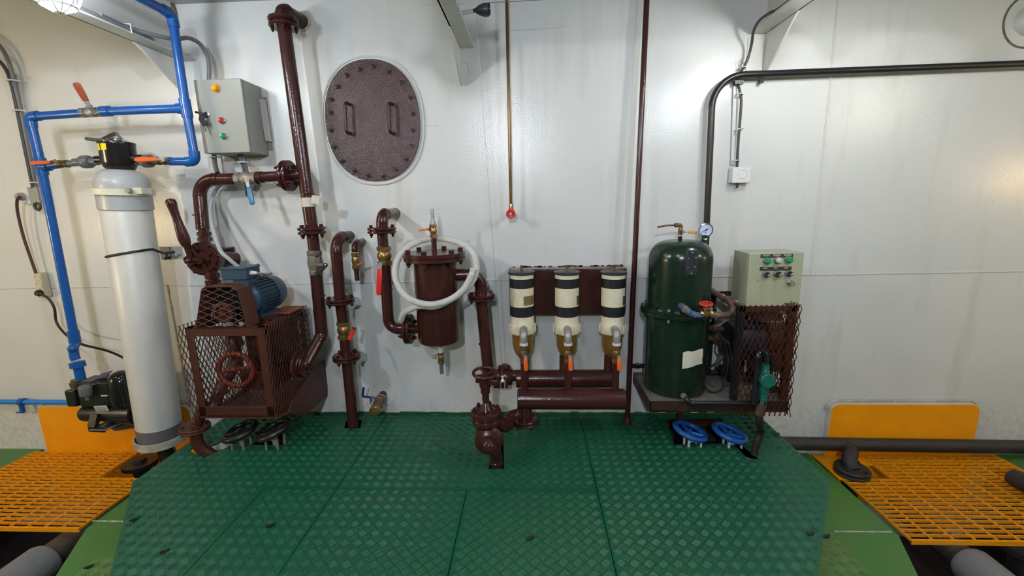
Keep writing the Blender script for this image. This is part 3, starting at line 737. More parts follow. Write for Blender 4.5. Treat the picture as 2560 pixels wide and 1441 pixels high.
# ---- black water pump on its wall shelf
t = thing('water_pump', 'black water pump on a grey wall shelf, left of the white tank', 'pump', P(270, 1080, .28))
D = .27
a = P(225, 1078, D+.12); b = P(262, 1082, D+.12)
sh = MB(); zs = P(250, 1075, D+.10).z
sh.prism([V((P(222, 1075, D+.10).x, 0, zs)), V((P(222, 1075, D+.10).x, -D-.10, zs)), V((P(262, 1080, D+.10).x, -D-.10, zs)), V((P(300, 1080, D).x+.12, -.02, zs)), V((P(300, 1080, D).x+.12, 0, zs))], (0, 0, -.010))
sh.prism([V((P(262, 1080, D+.08).x, -D-.06, zs)), V((P(262, 1080, D+.08).x+.02, -.0, zs)), V((P(262, 1080, D+.08).x+.02, 0, zs-.16)), V((P(262, 1080, D+.08).x, -D-.02, zs-.055))], (.008, 0, 0))
sh.build('wall_shelf', 'grime', t, bevel=.002)
c0 = P(203, 1033, D); Lm = P(342, 1033, D).x-c0.x; bx = MB()
bx.lathe(c0, (1, 0, 0), [(0, .022), (.006, .034), (.02, .046), (.03, .052), (.045, .055), (Lm*.62, .055), (Lm*.64, .066), (Lm*.85, .072), (Lm, .072)], 30)
for k in range(8): a_ = PI*k/8-.2; bx.bar(c0 + V((Lm*.64, -.068*math.cos(a_), .068*math.sin(a_))), c0 + V((Lm, -.074*math.cos(a_), .074*math.sin(a_))), .006, .008, (0, -math.cos(a_), math.sin(a_)))
bx.build('motor_housing', 'black', t)
h = MB(); h.box2(V((P(183, 990, D).x, -D-.05, P(193, 1010, D).z)), V((P(207, 990, D).x, -D+.06, P(193, 970, D).z))); h.build('pump_head', 'black', t, bevel=.008)
h = MB(); h.box2(V((P(212, 990, D).x, -D-.045, P(240, 1012, D).z)), V((P(290, 990, D).x, -D+.09, P(240, 950, D).z))); h.lathe(V((P(250, 950, D).x, -D+.02, P(240, 952, D).z)), (0, 0, 1), [(-.02, .075), (.006, .07), (.014, .05)], 24); h.build('pump_body', 'black', t, bevel=.012)
k = MB(); c = V((P(306, 960, D).x, -D, P(300, 992, D).z)); hh = P(300, 928, D).z-c.z
k.lathe(c, (0, 0, 1), [(-.05, .07), (.0, .076), (hh*.55, .076), (hh*.8, .066), (hh*.94, .045), (hh, .015), (hh*1.005, .002)], 30)
k.build('pressure_tank', mat('gloss_black', (.012, .010, .012), .10), t)
tg = MB(); tg.lathe(P(214, 976, D+.07), (.12, 0, 1), [(-.034, .032), (.022, .036), (.028, .033)], 22); tg.lathe(P(217, 990, D+.07), (0, 0, 1), [(-.03, .012), (.02, .012)], 10); tg.build('pressure_switch', 'greypvc', t)
MB().lathe(P(192, 962, D+.02), (0, 0, 1), [(-.02, .028), (0, .036), (.018, .036), (.02, .028), (.035, .028)], 8).build('inlet_union', 'brass_dark', t)
MB().box(P(259, 939, D), (.085, .06, .004), Matrix.Rotation(-.25, 3, 'Y') @ Matrix.Rotation(.35, 3, 'X')).build('blue_sticker', mat('blue_red_sticker', (.015, .04, .16), .4, col2=(.06, .010, .02), vscale=24), t)
sp = P(253, 1022, D+.072); MB().box(sp, (.088, .003, .042), Matrix.Rotation(.12, 3, 'X') @ Matrix.Rotation(-.06, 3, 'Y')).build('rating_sticker', 'label_white', t)
ln = MB()
for i in range(6): ln.box(sp + V((random.uniform(-.006, 0), -.0022, .015-.006*i)), (.076 if i else .066, .0012, .0042 if i == 0 else .0013), Matrix.Rotation(-.06, 3, 'Y'))
ln.build('sticker_print', 'ink', t)
MB().box(P(261, 990, D+.048), (.042, .004, .006)).build('white_mark', 'whiteplastic', t)
f = MB(); f.bar(P(240, 1035, D+.05), P(232, 1068, D+.08), .03, .05, (1, 0, 0)); f.bar(P(295, 1035, D), P(262, 1076, D+.08), .03, .012); f.bar(P(222, 1074, D+.09), P(262, 1076, D+.09), .03, .008, (0, 1, 0)); f.bar(P(290, 1040, D), P(298, 1062, D), .10, .02, (1, 0, 0))
f.build('foot', 'black', t)

# ---- softener tank
DT = .30
top = P(301, 420, DT); bot = P(405, 1108, DT-.04); axd = (top-bot).normalized()
t = thing('filter_tank', 'tall white filter tank with grey dome and black valve head', 'tank', bot)
rt = SC(P(360, 800, DT), 129)/2
def zp(v):          # distance along the axis of a front edge seen at row v
    lo, hi = -.2, 2.2
    for _ in range(40):
        m_ = (lo+hi)/2; p = bot + axd*m_ + V((0, -rt, 0)); q = p-CAM; vv = 720.5 - FPX*q.dot(UP)/q.dot(fw)
        if vv > v: lo = m_
        else: hi = m_
    return lo
H = (top-bot).length; z1, z2, z3, z4 = zp(524), zp(494), zp(486), zp(470)
zd = H-.005; prof = [(z4-.01, rt*1.045)]
for i in range(1, 11):
    a_ = PI/2*i/10; prof.append((z4 + (zd-z4)*math.sin(a_), rt*1.06*math.cos(a_) + .035*(i/10)))
MB().lathe(bot, axd, [(z4-.1, rt*1.06)] + prof, 48, cap=False).build('dome', 'tankgrey', t)
MB().lathe(bot, axd, [(zp(1095), rt*.985), (zp(1080), rt), (z1, rt*1.0), (z1+.002, rt*.99)], 48).build('shell', 'tank', t)
MB().lathe(bot, axd, [(z1-.004, rt*1.02), (z1, rt*1.06), (z2+.02, rt*1.06)], 48, cap=False).build('grey_band', 'tankgrey', t)
cb = MB().lathe(bot, axd, [(z3, rt*1.08), (z3, rt*1.19), (z4, rt*1.19), (z4, rt*1.08)], 48, cap=False)
cc = bot + axd*((z3+z4)/2); cb.box(cc + V((rt*1.16, -rt*.25, 0)), (.05, .07, z4-z3)); cb.build('collar', 'cream', t)
MB().hexa(cc + V((rt*1.02, -rt*.72, 0)), cc + V((rt*1.08, -rt*.98, 0)), .013).build('collar_bolt', 'steel', t)
MB().lathe(bot, axd, [(zp(1120), rt*1.0), (zp(1100), rt*1.01), (zp(1075), rt*.99)], 48).build('foot_ring', mat('grey_foot', (.13, .125, .13), .4), t)
# black valve head with lever
hd = top; k = MB().lathe(hd, axd, [(-.012, .062), (.0, .075), (.03, .085), (.125, .085), (.135, .088), (.145, .086), (.15, .07)], 30)
k.cyl(hd + axd*.05 + V((-.14, 0, 0)), hd + axd*.05 + V((.14, 0, 0)), RB*.95, seg=18); k.build('valve_head', mat('head_black', (.014, .012, .012), .22), t)
st = MB()
for k_, (a0, a1) in enumerate(((-.62, -.28), (-.20, .18))):
    vs = []; 
    for zz in (.092, .128):
        for i in range(6):
            an = a0 + (a1-a0)*i/5; vs.append(hd + axd*zz + V((math.sin(an)*.0865, -math.cos(an)*.0865, 0)))
    st.add(vs, [[i, i+1, i+7, i+6] for i in range(5)])
st.build('yellow_sticker', 'stickyellow', t)
lv = MB().lathe(hd + axd*.15, axd, [(0, .05), (.012, .045), (.018, .02)], 20)
p0 = hd + axd*.165 + V((.035, 0, -.005)); p1 = P(215, 347, DT+.03)
lv.tube(spline([p0, hd + axd*.19, P(255, 350, DT+.02), p1]), [.010]*8+[.013]*8+[.010]*9, 8); lv.build('lever', 'chrome', t)
# base ring on its stub
bc = bot + axd*(zp(1135)+.02)
t2 = thing('tank_stand', 'white flanged ring stand under the white filter tank', 'stand', bc)
MB().lathe(bc, axd, [(0, rt*1.10), (.0, rt*1.16), (.052, rt*1.16), (.052, rt*1.10), (.012, rt*1.08)], 48, cap=False).build('stand_ring', 'dirty_white', t2)
MB().lathe(bc, axd, [(.004, rt*1.12), (.012, rt*1.12)], 40).build('stand_plate', 'bilge', t2)
c = F(350, 1154, -.26); MB().lathe(c, (0, 0, 1), [(-.4, .05), (-.03, .05), (-.03, .105), (0, .105), (0, .04), (.02, .035)], 32).build('stand_flange', 'black', t2)
MB().cyl(bc - axd*.2 + V((.0, .05, 0)), bc + axd*.01, .05).build('stand_leg', 'black', t2)
# strap and its bracket plate
sc_ = bot + axd*zp(640); pl = P(413, 633, .10)
t3 = thing('tank_strap', 'black band around the white tank, tied to a blue-grey wall plate', 'strap', pl)
pts = [sc_ + V((rt*1.012*math.sin(a_), -rt*1.012*math.cos(a_), .02*math.sin(a_)+.004)) for a_ in [math.radians(x) for x in range(-110, 96, 8)]]
MB().tube(pts + [P(408, 633, .2), P(424, 632, .13), P(436, 631, .10)], .0075, 8).build('band', 'rubber', t3)
MB().box2(P(397, 618, .05) + V((0, 0, 0)), P(432, 649, .04)).build('wall_plate', mat('plate_blue_grey', (.10, .13, .16), .4), t3, bevel=.003)
MB().tube([P(415, 633, .12), P(418, 640, .08), P(413, 648, .05)], .008, 8).build('hook', 'rubber', t3)

# ---- cable from the left beam into the grey control box, and the cables lying on the beam
t = thing('beam_cable', 'grey cables tied along the upper left beam and looping over to the grey control box', 'cable', (bLf, -.4, bLz))
for k, (dx, dz, m_) in enumerate(((.0, .020, 'greycable'), (-.03, .022, 'darkcable'), (-.05, .028, 'greycable'))):
    MB().tube([V((bLf-.01+dx, -2.6, bLz+dz)), V((bLf-.01+dx, -.5, bLz+dz)), V((bLf-.01+dx, -.30, bLz+dz))], .011, 8).build('cable', m_, t)
MB().tube(spline([V((bLf-.012, -.6, bLz+.03)), V((bLf-.012, -.42, bLz+.032)), P(430, 97, .26), P(470, 95, .16), P(500, 110, .11), P(518, 140, .10), P(523, 170, .10), P(522, 205, .10)]), .0115, 10).build('cable', 'greycable', t)
for y in (-.45, -1.0, -1.5): MB().tube([V((bLf-.07, y, bLz+.02)), V((bLf-.06, y, bLz+.05)), V((bLf+.005, y, bLz+.045)), V((bLf+.005, y, bLz+.0))], .003, 6).build('cable_tie', 'whiteplastic', t)

# ---- grey control box
a, b = P(484, 199, .20), P(663, 384, .02)
fr0, fr1 = P(484, 199, .20), P(628, 378, .20)
x0, x1, z1, z0 = P(497, 290, .20).x, P(613, 290, .20).x, P(545, 198, .20).z, P(570, 382, .20).z
t = thing('control_box', 'grey control box with three lamps, on the wall beside the blue pipe', 'control box', ((x0+x1)/2, 0, z0))
MB().box2((x0, -.006, z0), (x1, -.178, z1)).build('box_body', 'greybox', t, bevel=.003)
dr_ = MB().box2((x0-.001, -.182, z0-.001), (x1+.001, -.20, z1+.001)).build('door', 'greybox', t, bevel=.004)
MB().box2((x0+.01, 0, z0+.03), (x1+.028, -.003, z1-.06)).build('wall_mount', 'greybox', t)
def push(par, p, r, m, ring='chrome', h=.02, name='indicator_lamp'):
    p = V(p); o = MB().lathe(p, (0, -1, 0), [(0, r*1.25), (.006, r*1.25), (.008, r*1.05), (h*.7, r)], 22, cap=False).build('lamp_bezel', ring, par)
    return MB().lathe(p, (0, -1, 0), [(.004, r*.98), (h, r*.98), (h*1.25, r*.7), (h*1.3, .001)], 22, cap=False).build(name, m, par)
push(dr_, P(541, 221, .2), .019, 'lampamber', 'lampamber'); push(dr_, P(556, 302, .2), .015, 'lampred'); push(dr_, P(561, 341, .2), .015, 'lampgreen')
lk = P(519, 288, .20); MB().lathe(lk, (0, -1, 0), [(0, .018), (.010, .017), (.012, .010)], 18).build('door_lock', 'chrome', dr_)
kk = thing('key_bunch', 'bunch of black-headed keys hanging from the lock of the grey control box', 'keys', lk - V((0, .02, 0)))
MB().tube([lk - V((0, .008, 0)), lk + V((.0, -.03, .0))], .004, 8).build('key_blade', 'chrome', kk)
MB().bar(lk + V((.005, -.028, 0)), lk + V((-.045, -.03, .012)), .012, .02, (0, 1, 0)).build('key_head', 'rubber', kk)
MB().torus(lk + V((-.012, -.032, -.03)), (.2, 1, 0), .022, .003, 20, 6).build('key_ring', 'chrome', kk)
MB().bar(lk + V((-.018, -.033, -.018)), lk + V((.004, -.035, -.062)), .034, .006, (0, 1, 0)).build('key_head', 'rubber', kk)
MB().bar(lk + V((-.012, -.036, -.05)), lk + V((.002, -.036, -.098)), .010, .003, (0, 1, 0)).build('key_blade', 'chrome', kk)
pz = P(655, 300, .02); t4 = thing('paper_sheaf', 'folded white papers tucked behind the right side of the grey control box', 'paper', pz)
MB().prism([P(648, 247, .035), P(661, 249, .035), P(676, 354, .035), P(663, 352, .035)], (0, .018, 0)).build('sheet', 'label_white', t4, smooth=False)
t = thing('control_cable', 'grey cables below the grey control box, one curving down to the blue motor', 'cable', P(605, 400, .1))
MB().tube(spline([P(535, 380, .10), P(536, 400, .09), P(541, 425, .07), P(548, 440, .05)]), .014, 10).build('cable', 'greycable', t)
for du in (-4, 4): MB().tube(spline([P(599+du*.8, 380, .10), P(607+du, 405, .10), P(613+du, 425, .08), P(616+du*.6, 452, .06), P(619+du*.4, 490, .02)]), .009, 10).build('cable', 'greycable', t)
MB().tube(spline([P(560, 455, .04), P(540, 475, .06), P(528, 510, .16), P(528, 550, .30), P(538, 590, .38), P(552, 628, .42), P(575, 650, .42), P(596, 668, .40)]), .011, 12).build('conduit', 'hose2', t)
strip_clip(t, P(537, 393, .1), .06); strip_clip(t, P(608, 406, .1), .06)
MB().bar(P(548, 386, .01), P(556, 440, .01), .02, .006, (0, 1, 0)).build('flat_bar', 'white', t)
# ================================================================== MAROON PIPEWORK AND THE CAGED PUMP
# ---- tall standpipe: head elbow into the bulkhead, flanges, valve, down to the pump
DM = .16
A0 = P(713, 67, DM); A1 = P(763, 430, DM); A2 = P(780, 577, DM); A3 = P(789, 655, DM); A4 = P(805, 838, DM+.03); A5 = P(764, 903, .33)
RM = SC(P(740, 300, DM), 36)/2
t = thing('standpipe', 'tall maroon pipe from the top of the wall down to the caged pump', 'pipe', A2)
hd = P(716, 22, DM); wl = P(757, 28, 0) ; hd = V((A0.x-.005, -DM, P(716, 26, DM).z)); wl = V((hd.x+.03, 0, hd.z))
f1 = P(709, 58, DM); axm = (A0-A2).normalized()
run(t, [wl, hd, f1 + axm*.01], RM*1.08, br=RM*2.2)
flange(t, f1, axm, SC(f1, 80)/2, .055, nb=4)
MB().lathe(wl, (0, -1, 0), [(.002, RM*1.5), (.006, RM*1.1)], 20).build('weld_ring', 'dirty_white', t)
MB().cyl(f1 - axm*.02, A2, RM).build('pipe', 'brown', t)
flange(t, A2, axm, SC(A2, 74)/2, .046, nb=6)
bead(t, P(770, 486, DM), axm, RM)
MB().cyl(A2 - axm*.02, A3 + (A4-A3).normalized()*-.02, RM*.92).build('pipe', 'brown', t)
ax2 = (A3-A4).normalized()
vc = P(788, 658, DM); v = MB().lathe(vc, ax2, [(-.075, RM*1.06), (-.05, RM*1.08), (-.045, RM*1.0), (.0, RM*1.2), (.045, RM*1.05), (.05, RM*1.14), (.078, RM*1.14)], 8)
v.cyl(vc + V((.01, -.02, -.01)), vc + V((.085, -.05, -.01)), .016, seg=10); v.build('check_valve', mat('grey_brown_valve', (.17, .145, .12), .45, metal=.3, bump=.2), t)
MB().lathe(vc + V((.088, -.05, -.008)), (.9, -.3, .1), [(0, .012), (.01, .014), (.016, .004)], 12).build('valve_nut', 'chrome', t)
MB().bar(vc + V((.03, -.055, -.065)), vc + V((.075, -.05, -.02)), .02, .05, (0, 1, 0)).build('valve_lever', 'rubber', t)
A6 = V((P(672, 930, .55).x+.085, -.33, P(738, 913, .33).z)); A5 = V((A5.x, -.33, A6.z+.005)); run(t, [vc - ax2*.075, A4, A5, A6], RM*.98, br=RM*1.6)
bead(t, P(797, 740, DM+.01), ax2, RM)
# taped white label half way up
p = P(772, 506, DM); MB().lathe(p, axm, [(-.027, RM*1.05), (-.027, RM*1.09), (.028, RM*1.09), (.028, RM*1.05)], 24, cap=False).build('wrapped_label', 'pad', t)
MB().box(P(789, 500, DM+.03), (.05, .003, .05), Matrix.Rotation(.2, 3, 'Y')).build('label_flap', 'pad', t)
# branch stub with its flange
fb_ = P(722, 440, DM); tj = P(765, 437, DM)
axb = V((1, 0, -.02)).normalized()
MB().cyl(tj, fb_, RM*.85).build('pipe', 'brown', t)
flange(t, fb_ + V((-.005, 0, 0)), axb, S(fb_, 76)/2, .046, nb=4, ph=.9)

# ---- branch pipe with its blue-green valve, down to the hand pump
t = thing('branch_pipe', 'maroon branch pipe with a blue-green lever valve, bending down to the hand pump', 'pipe', P(497, 460, DM))
B0 = fb_ - axb*.025; B1 = P(496, 449, DM); B2 = P(507, 575, DM+.03)
vb_ = P(618, 447, DM)
MB().cyl(B0, P(648, 444, DM), RM*.82).build('pipe', 'brown', t)
MB().lathe(P(646, 444, DM), (1, 0, 0), [(-.012, RM*.9), (.03, RM*.93)], 20).build('socket', 'brown', t)
ball_valve(t, vb_, (1, 0, 0), RM*.98, .13, mat('grey_valve_body', (.26, .23, .19), .42, metal=.4, bump=.2))
lever(t, P(618, 451, DM+.07), P(631, 512, DM+.10), (0, -.03, 0), .032, .014, 'teal_handle', 'steel', grip0=.28, wide=(0, -1, .2))
run(t, [P(596, 448, DM), B1, B2], RM*.95, br=RM*2.6)
bead(t, P(500, 538, DM+.02), B2-B1, RM); bead(t, P(547, 447, DM), (1, 0, 0), RM)

# ---- semi-rotary hand pump
hp = P(510, 647, .30); t = thing('hand_pump', 'maroon wing hand pump with a long upright lever, on a wall bracket', 'hand pump', hp)
Rh = S(hp, 92)/2*.86; ah = V((.10, -1, .02)).normalized()
b = MB().lathe(hp, ah, [(-.07, Rh*.7), (-.06, Rh*.93), (-.02, Rh*.97), (-.018, Rh*1.06), (.014, Rh*1.06), (.016, Rh*.95), (.03, Rh*.9), (.032, Rh*.62), (.02, Rh*.55), (.045, Rh*.32), (.06, Rh*.30)], 36)
for k in range(4):
    th = PI*k/2+.5; a_, b_, n_ = frame(ah); e = a_*math.cos(th) + b_*math.sin(th); b.bar(hp + ah*.035 + e*Rh*.3, hp + ah*.030 + e*Rh*.9, .016, .02, ah)
b.build('pump_body', 'brown', t)
me = nut_mesh(.009, .012, 'brown'); a_, b_, n_ = frame(ah); pb = [o for o in bpy.data.objects if o.parent == t][0]
for k in range(8): th = 2*PI*k/8+.2; inst(me, 'bolt', pb, hp + ah*.014 + (a_*math.cos(th)+b_*math.sin(th))*Rh*.98, ah)
# unions above and below
def pump_union(u0, v0, u1, v1, d, r):
    a, b = P(u0, v0, d), P(u1, v1, d); L = (b-a).length
    MB().lathe(a, b-a, [(0, r), (L*.2, r), (L*.22, r*1.35), (L*.42, r*1.35), (L*.46, r*1.1), (L*.52, r*1.1), (L*.55, r*1.4), (L*.78, r*1.4), (L*.8, r), (L, r*.9)], 8).build('union', 'brown', t)
pump_union(508, 572, 514, 612, .22, RM*.78); pump_union(528, 672, 535, 726, .30, RM*.82)
MB().cyl(P(507, 565, .18), P(514, 615, .27), RM*.7).build('pipe', 'brown', t)
MB().cyl(P(530, 690, .30), P(538, 760, .32), RM*.85).build('pipe', 'brown', t)
l0, l1 = P(478, 648, .38), P(424, 497, .42); dl_ = (l1-l0).normalized(); L = (l1-l0).length
MB().tube([l0 + dl_*L*x for x in (0, .06, .2, .26, .34, .45, .60, .72, .82, .90, .94, .98, 1.0)], [.012, .015, .017, .026, .031, .029, .023, .021, .0225, .026, .027, .023, .012], 16).build('lever', 'brown', t)
k = MB(); k.bar(l0, hp + ah*.05, .035, .02, (0, 0, 1)); k.cyl(l0 - V((.02, -.02, 0)), l0 + V((.0, -.03, 0)), .02, seg=14); k.ball(P(472, 652, .40), .017); k.build('lever_hub', 'brown', t)
br_ = MB(); x0, x1 = P(553, 640, .1).x, P(586, 650, .02).x; zt = P(570, 621, .1).z; zb = P(570, 670, .1).z
br_.box2((x0-.09, -.005, zb), (x1, -.013, zt)); br_.box2((x0-.09, 0, zt), (x1, -.24, zt-.010)); br_.box2((x1-.012, 0, zb), (x1, -.012, zt)); br_.box2((x0-.09, 0, zb+.01), (x1-.03, -.24, zb)); br_.build('wall_bracket', 'brown', t, bevel=.002)
MB().cyl(hp - ah*.03, V((hp.x+.06, -.1, hp.z-.03)), .045).build('mount_boss', 'brown', t)

# ---- caged piston pump
DC = .55
xl = P(481, 930, DC).x; xr = P(672, 930, DC).x; zt = P(560, 820, DC).z; zb = P(600, 1042, DC).z; ybk = -.12
t = thing('caged_pump', 'rust-maroon pump inside an expanded-metal cage on a wall shelf, red flywheel inside', 'pump', ((xl+xr)/2, -.3, zb))
a_ = .045
fr = MB()
fr.box2((xl, -DC, zt), (xr, -DC+.008, zt-.050)); fr.box2((xl, -DC, zt), (xr, -DC+.04, zt-.006))
fr.build('frame_bar', 'brown_dull', t, bevel=.0015)
for x0, x1 in ((xl, xl+.042), (xr-.042, xr)):
    q = MB(); q.box2((x0, -DC, zb), (x1, -DC+.007, zt-.05)); xe = x0 if x0 == xl else x1; q.box2((xe-.003, -DC, zb), (xe+.003, -DC+.042, zt)); q.build('frame_post', 'brown_dull', t, bevel=.0015)
q = MB(); q.box2((xl, -DC, zb), (xr, -DC+.008, zb+.062)); q.box2((xl, -DC, zb), (xr, -DC+.05, zb+.007)); q.build('frame_bar', 'brown_dull', t, bevel=.0015)
for x in (xl, xr):
    q = MB(); q.box2((x-.003, -DC, zt), (x+.003, ybk, zt-.045)); q.box2((x, -DC, zt), (x+(.04 if x == xl else -.04), ybk, zt-.006)); q.build('frame_bar', 'brown_dull', t, bevel=.001)
    q = MB(); q.box2((x-.003, ybk, zb), (x+.003, ybk-.045, zt)); q.build('frame_post', 'brown_dull', t)
# diagonal brace low inside the front
MB().bar(P(527, 1000, DC-.02), P(572, 975, DC-.06), .035, .006, (0, 1, .3)).build('brace', 'brown_dull', t)
for nm, o_, ux, W in (('front', V((xl+.01, -DC+.012, zb+.02)), (1, 0, 0), xr-xl-.02), ('side', V((xl-.014, -DC-.035, zb-.01)), (0, 1, 0), DC+.035+ybk), ('side', V((xr+.014, -DC-.012, zb-.01)), (0, 1, 0), DC+.012+ybk+.03)):
    mb = expanded(MB(), o_, ux, (0, 0, 1), W, zt-zb+(.02 if nm == 'side' else -.04), .030, .066, .0022 if nm == 'side' else .0017, .010)
    mb.build('mesh_panel', 'brown_dull' if nm == 'side' else 'brown', t, smooth=False, stuff=True)
# pump body behind the mesh
k = MB(); cx = (xl+xr)/2
k.box2((cx-.06, -.14, zb+.10), (cx+.16, -.40, zb+.22)); k.lathe((cx-.02, -.2, zb+.26), (1, 0, 0), [(-.05, .05), (-.02, .085), (.16, .085), (.2, .06)], 24); k.box2((cx-.02, -.18, zb+.3), (cx+.14, -.36, zt-.01)); k.lathe((cx+.05, -.1, zb+.27), (0, -1, 0), [(0, .11), (.1, .11), (.14, .07)], 24); k.build('pump_block', 'brown_dull', t, bevel=.006)
MB().box2((cx-.03, -.14, zb+.25), (xr-.03, -.34, zt-.012)).build('crankcase', 'rail', t, bevel=.008)
MB().tube(spline([V((xl+.08, -.3, zb+.42)), V((xl+.10, -.34, zb+.25)), V((xl+.05, -.42, zb+.12)), V((xl+.045, -.50, zb+.02))]), .035, 14).build('suction_pipe', 'brown_dull', t)
wc = P(590, 925, DC-.07); Rw = S(wc, 84)/2
handwheel(t, wc, (.06, -1, .03), Rw, .015, 'redwheel', 2, 'flywheel', dish=.15, hub=.16, ph=.12)
# shelf with its side gusset
q = MB(); q.prism([V((xl, 0, zb)), V((xl, -DC, zb)), V((xr, -DC, zb)), V((xr+.05, -DC+.06, zb)), V((xr+.05, 0, zb))], (0, 0, -.012)); q.build('shelf_plate', 'brown_dull', t)
for x, s_ in ((xr+.0535, 1), (xl+.05, 0)):
    g = [V((x, -DC+.06, zb)), V((x, -DC+.06, zb-.012)), V((x, -.33, zb-.115)), V((x, -.02, zb-.115)), V((x, 0, zb-.06)), V((x, 0, zb+.14)), V((x, -.2, zb+.14)), V((x, -.45, zb+.04))] if s_ else [V((x, -DC+.1, zb)), V((x, -.33, zb-.115)), V((x, 0, zb-.115)), V((x, 0, zb))]
    MB().prism(g, (-.009, 0, 0)).build('gusset', 'brown_dull', t)
fzo = P(738, 913, .33).z; MB().lathe((xr+.055, -.33, fzo), (1, 0, 0), [(0, .10), (.012, .10), (.014, .06), (.05, .055)], 28).build('outlet_boss', 'brown_dull', t)
fo = P(746, 908, .33); fx = V((.8, .1, .2)).normalized(); flange(t, V((xr+.085, -.33, fzo)), (1, 0, 0), .078, .035, nb=4, ph=.1)
# top deck plate, belt guard
q = MB(); q.box2((xl+.02, -.36, zt-.002), (xr+.02, ybk, zt-.010)); q.build('deck_plate', 'brown_dull', t)
q = MB(); d_ = .012; q.prism([V((xr-.10, -.30, zt+.012)), V((xr+.02, -.30, zt+.012)), V((xr+.02, -.12, zt+.012)), V((xr-.12, -.12, zt+.012))], (0, 0, .012)); q.build('motor_slide', 'rust', t, bevel=.003)
gx0, gx1, gx2, gx3 = P(489, 818, DC).x, P(617, 812, DC).x, P(586, 714, DC).x, P(503, 725, DC).x; gz = P(545, 718, DC).z; yb2 = -DC+.115
front = [V((gx0, -DC, zt)), V((gx1, -DC, zt)), V((gx2+.012, -DC, gz-.02)), V((gx2-.02, -DC, gz)), V((gx3+.02, -DC, gz)), V((gx3, -DC, gz-.015))]
g = MB(); n = len(front)
for i in range(1, n): 
    a1, b1 = front[i], front[(i+1) % n]
    g.add([a1, b1, b1+V((0, yb2+DC, 0)), a1+V((0, yb2+DC, 0))], [[0, 1, 2, 3]])
gd = g.build('belt_guard', mat('brown_guard', (.085, .030, .020), .5, bump=.15, bscale=90), t, smooth=False); sm = gd.modifiers.new('thick', 'SOLIDIFY'); sm.thickness = .003; sm.offset = 0
m2 = expanded(MB(), V((gx0, -DC+.002, zt+.005)), (1, 0, 0), (0, 0, 1), gx1-gx0, gz-zt-.012, .085, .036, .0016, 0)
# trim the guard mesh to the sloping sides
keep = MB()
def lim(z): f_ = (z-zt)/(gz-zt); return gx0 + (gx3-gx0)*f_, gx1 + (gx2-gx1)*f_
for i in range(0, len(m2.v), 8):
    a1 = sum((m2.v[i+k] for k in range(4)), V((0, 0, 0)))/4; b1 = sum((m2.v[i+4+k] for k in range(4)), V((0, 0, 0)))/4
    ts = [j/40 for j in range(41) if lim(a1.lerp(b1, j/40).z)[0] <= a1.lerp(b1, j/40).x <= lim(a1.lerp(b1, j/40).z)[1]]
    if len(ts) > 1: keep.tube([a1.lerp(b1, ts[0]), a1.lerp(b1, ts[-1])], .0017, 4)
keep.build('mesh_panel', mat('guard_mesh', (.15, .085, .075), .5), t, smooth=False, stuff=True)
MB().prism([V((gx0+.004, yb2, zt)), V((gx1-.004, yb2, zt)), V((gx2-.004, yb2, gz-.01)), V((gx3+.006, yb2, gz-.01))], (0, .003, 0)).build('guard_back', 'black', t)
pl = MB(); pc = V(((gx0+gx1)/2-.01, -DC+.06, zt+.075)); pl.lathe(pc, (0, -1, 0), [(-.02, .06), (.02, .06), (.022, .045), (.005, .04), (.005, .02), (.03, .018)], 24); pl.build('motor_pulley', 'brown_dull', t)
MB().tube([pc + V((.055, 0, .02)), pc + V((.075, 0, -.2))], .008, 6).build('drive_belt', 'rubber', t)

# ---- blue-grey electric motor on the cage
mc = P(640, 745, .40); mf = V((P(607, 745, .42).x, -.43, P(612, 737, .42).z)); mr = V((mf.x+.02, -.15, mf.z)); Rmt = .098
mf = V((P(650, 745, .34).x-.04, -.43, P(660, 742, .34).z)); mr = mf + V((0, .27, 0))
t = thing('electric_motor', 'blue-grey finned electric motor with terminal box, behind the belt guard', 'motor', mf - V((0, 0, .1)))
MB().lathe(mf, (0, 1, 0), [(0, .03), (.0, .075), (.015, .093), (.03, .096), (.205, .096)], 32).build('stator', 'motor', t)
fn = MB()
for k in range(30):
    th = 2*PI*k/30; e = V((math.cos(th), 0, math.sin(th))); fn.bar(mf + e*.1 + V((0, .03, 0)), mf + e*.1 + V((0, .2, 0)), .004, .024, e)
fn.build('cooling_fins', 'motor', t, smooth=False)
MB().lathe(mf, (0, 1, 0), [(.195, .105), (.2, .109), (.25, .109), (.285, .10), (.295, .08)], 36).build('fan_cowl', 'motor', t)
tb = V((mf.x-.105, mf.y+.05, mf.z+.105)); ta = P(598, 684, .42)
q = MB(); c0 = V((ta.x, -.40, ta.z)); q.box(c0, (.145, .13, .062)); q.box(c0 + V((0, 0, .034)), (.155, .14, .012)); q.box(c0 + V((.02, 0, -.05)), (.09, .1, .06)); q.build('terminal_box', 'motor', t, bevel=.004)
for sx in (-1, 1):
    for sy in (-1, 1): inst(nut_mesh(.006, .004, 'motor'), 'bolt', t, c0 + V((sx*.066, sy*.058, .04)), (0, 0, 1))
g0 = P(628, 682, .42); MB().hexa(g0 - V((.02, 0, 0)), g0 + V((.015, -.01, 0)), .014).lathe(g0 + V((.015, -.01, 0)), (1, -.2, 0), [(0, .012), (.02, .010), (.03, .006)], 12).build('cable_gland', 'whiteplastic', t)
MB().tube(spline([g0 + V((.03, -.01, 0)), P(652, 685, .42), P(668, 687, .36), P(678, 684, .3)]), .008, 8).build('motor_cable', 'greycable', t)
MB().bar(mf + V((-.05, .08, .098)), mf + V((-.05, .15, .098)), .05, .012, (-.6, 0, .8)).build('rating_plate', 'label_white', t)
MB().box(mf + V((0, .12, -.105)), (.17, .15, .02)).build('motor_foot', 'motor', t)

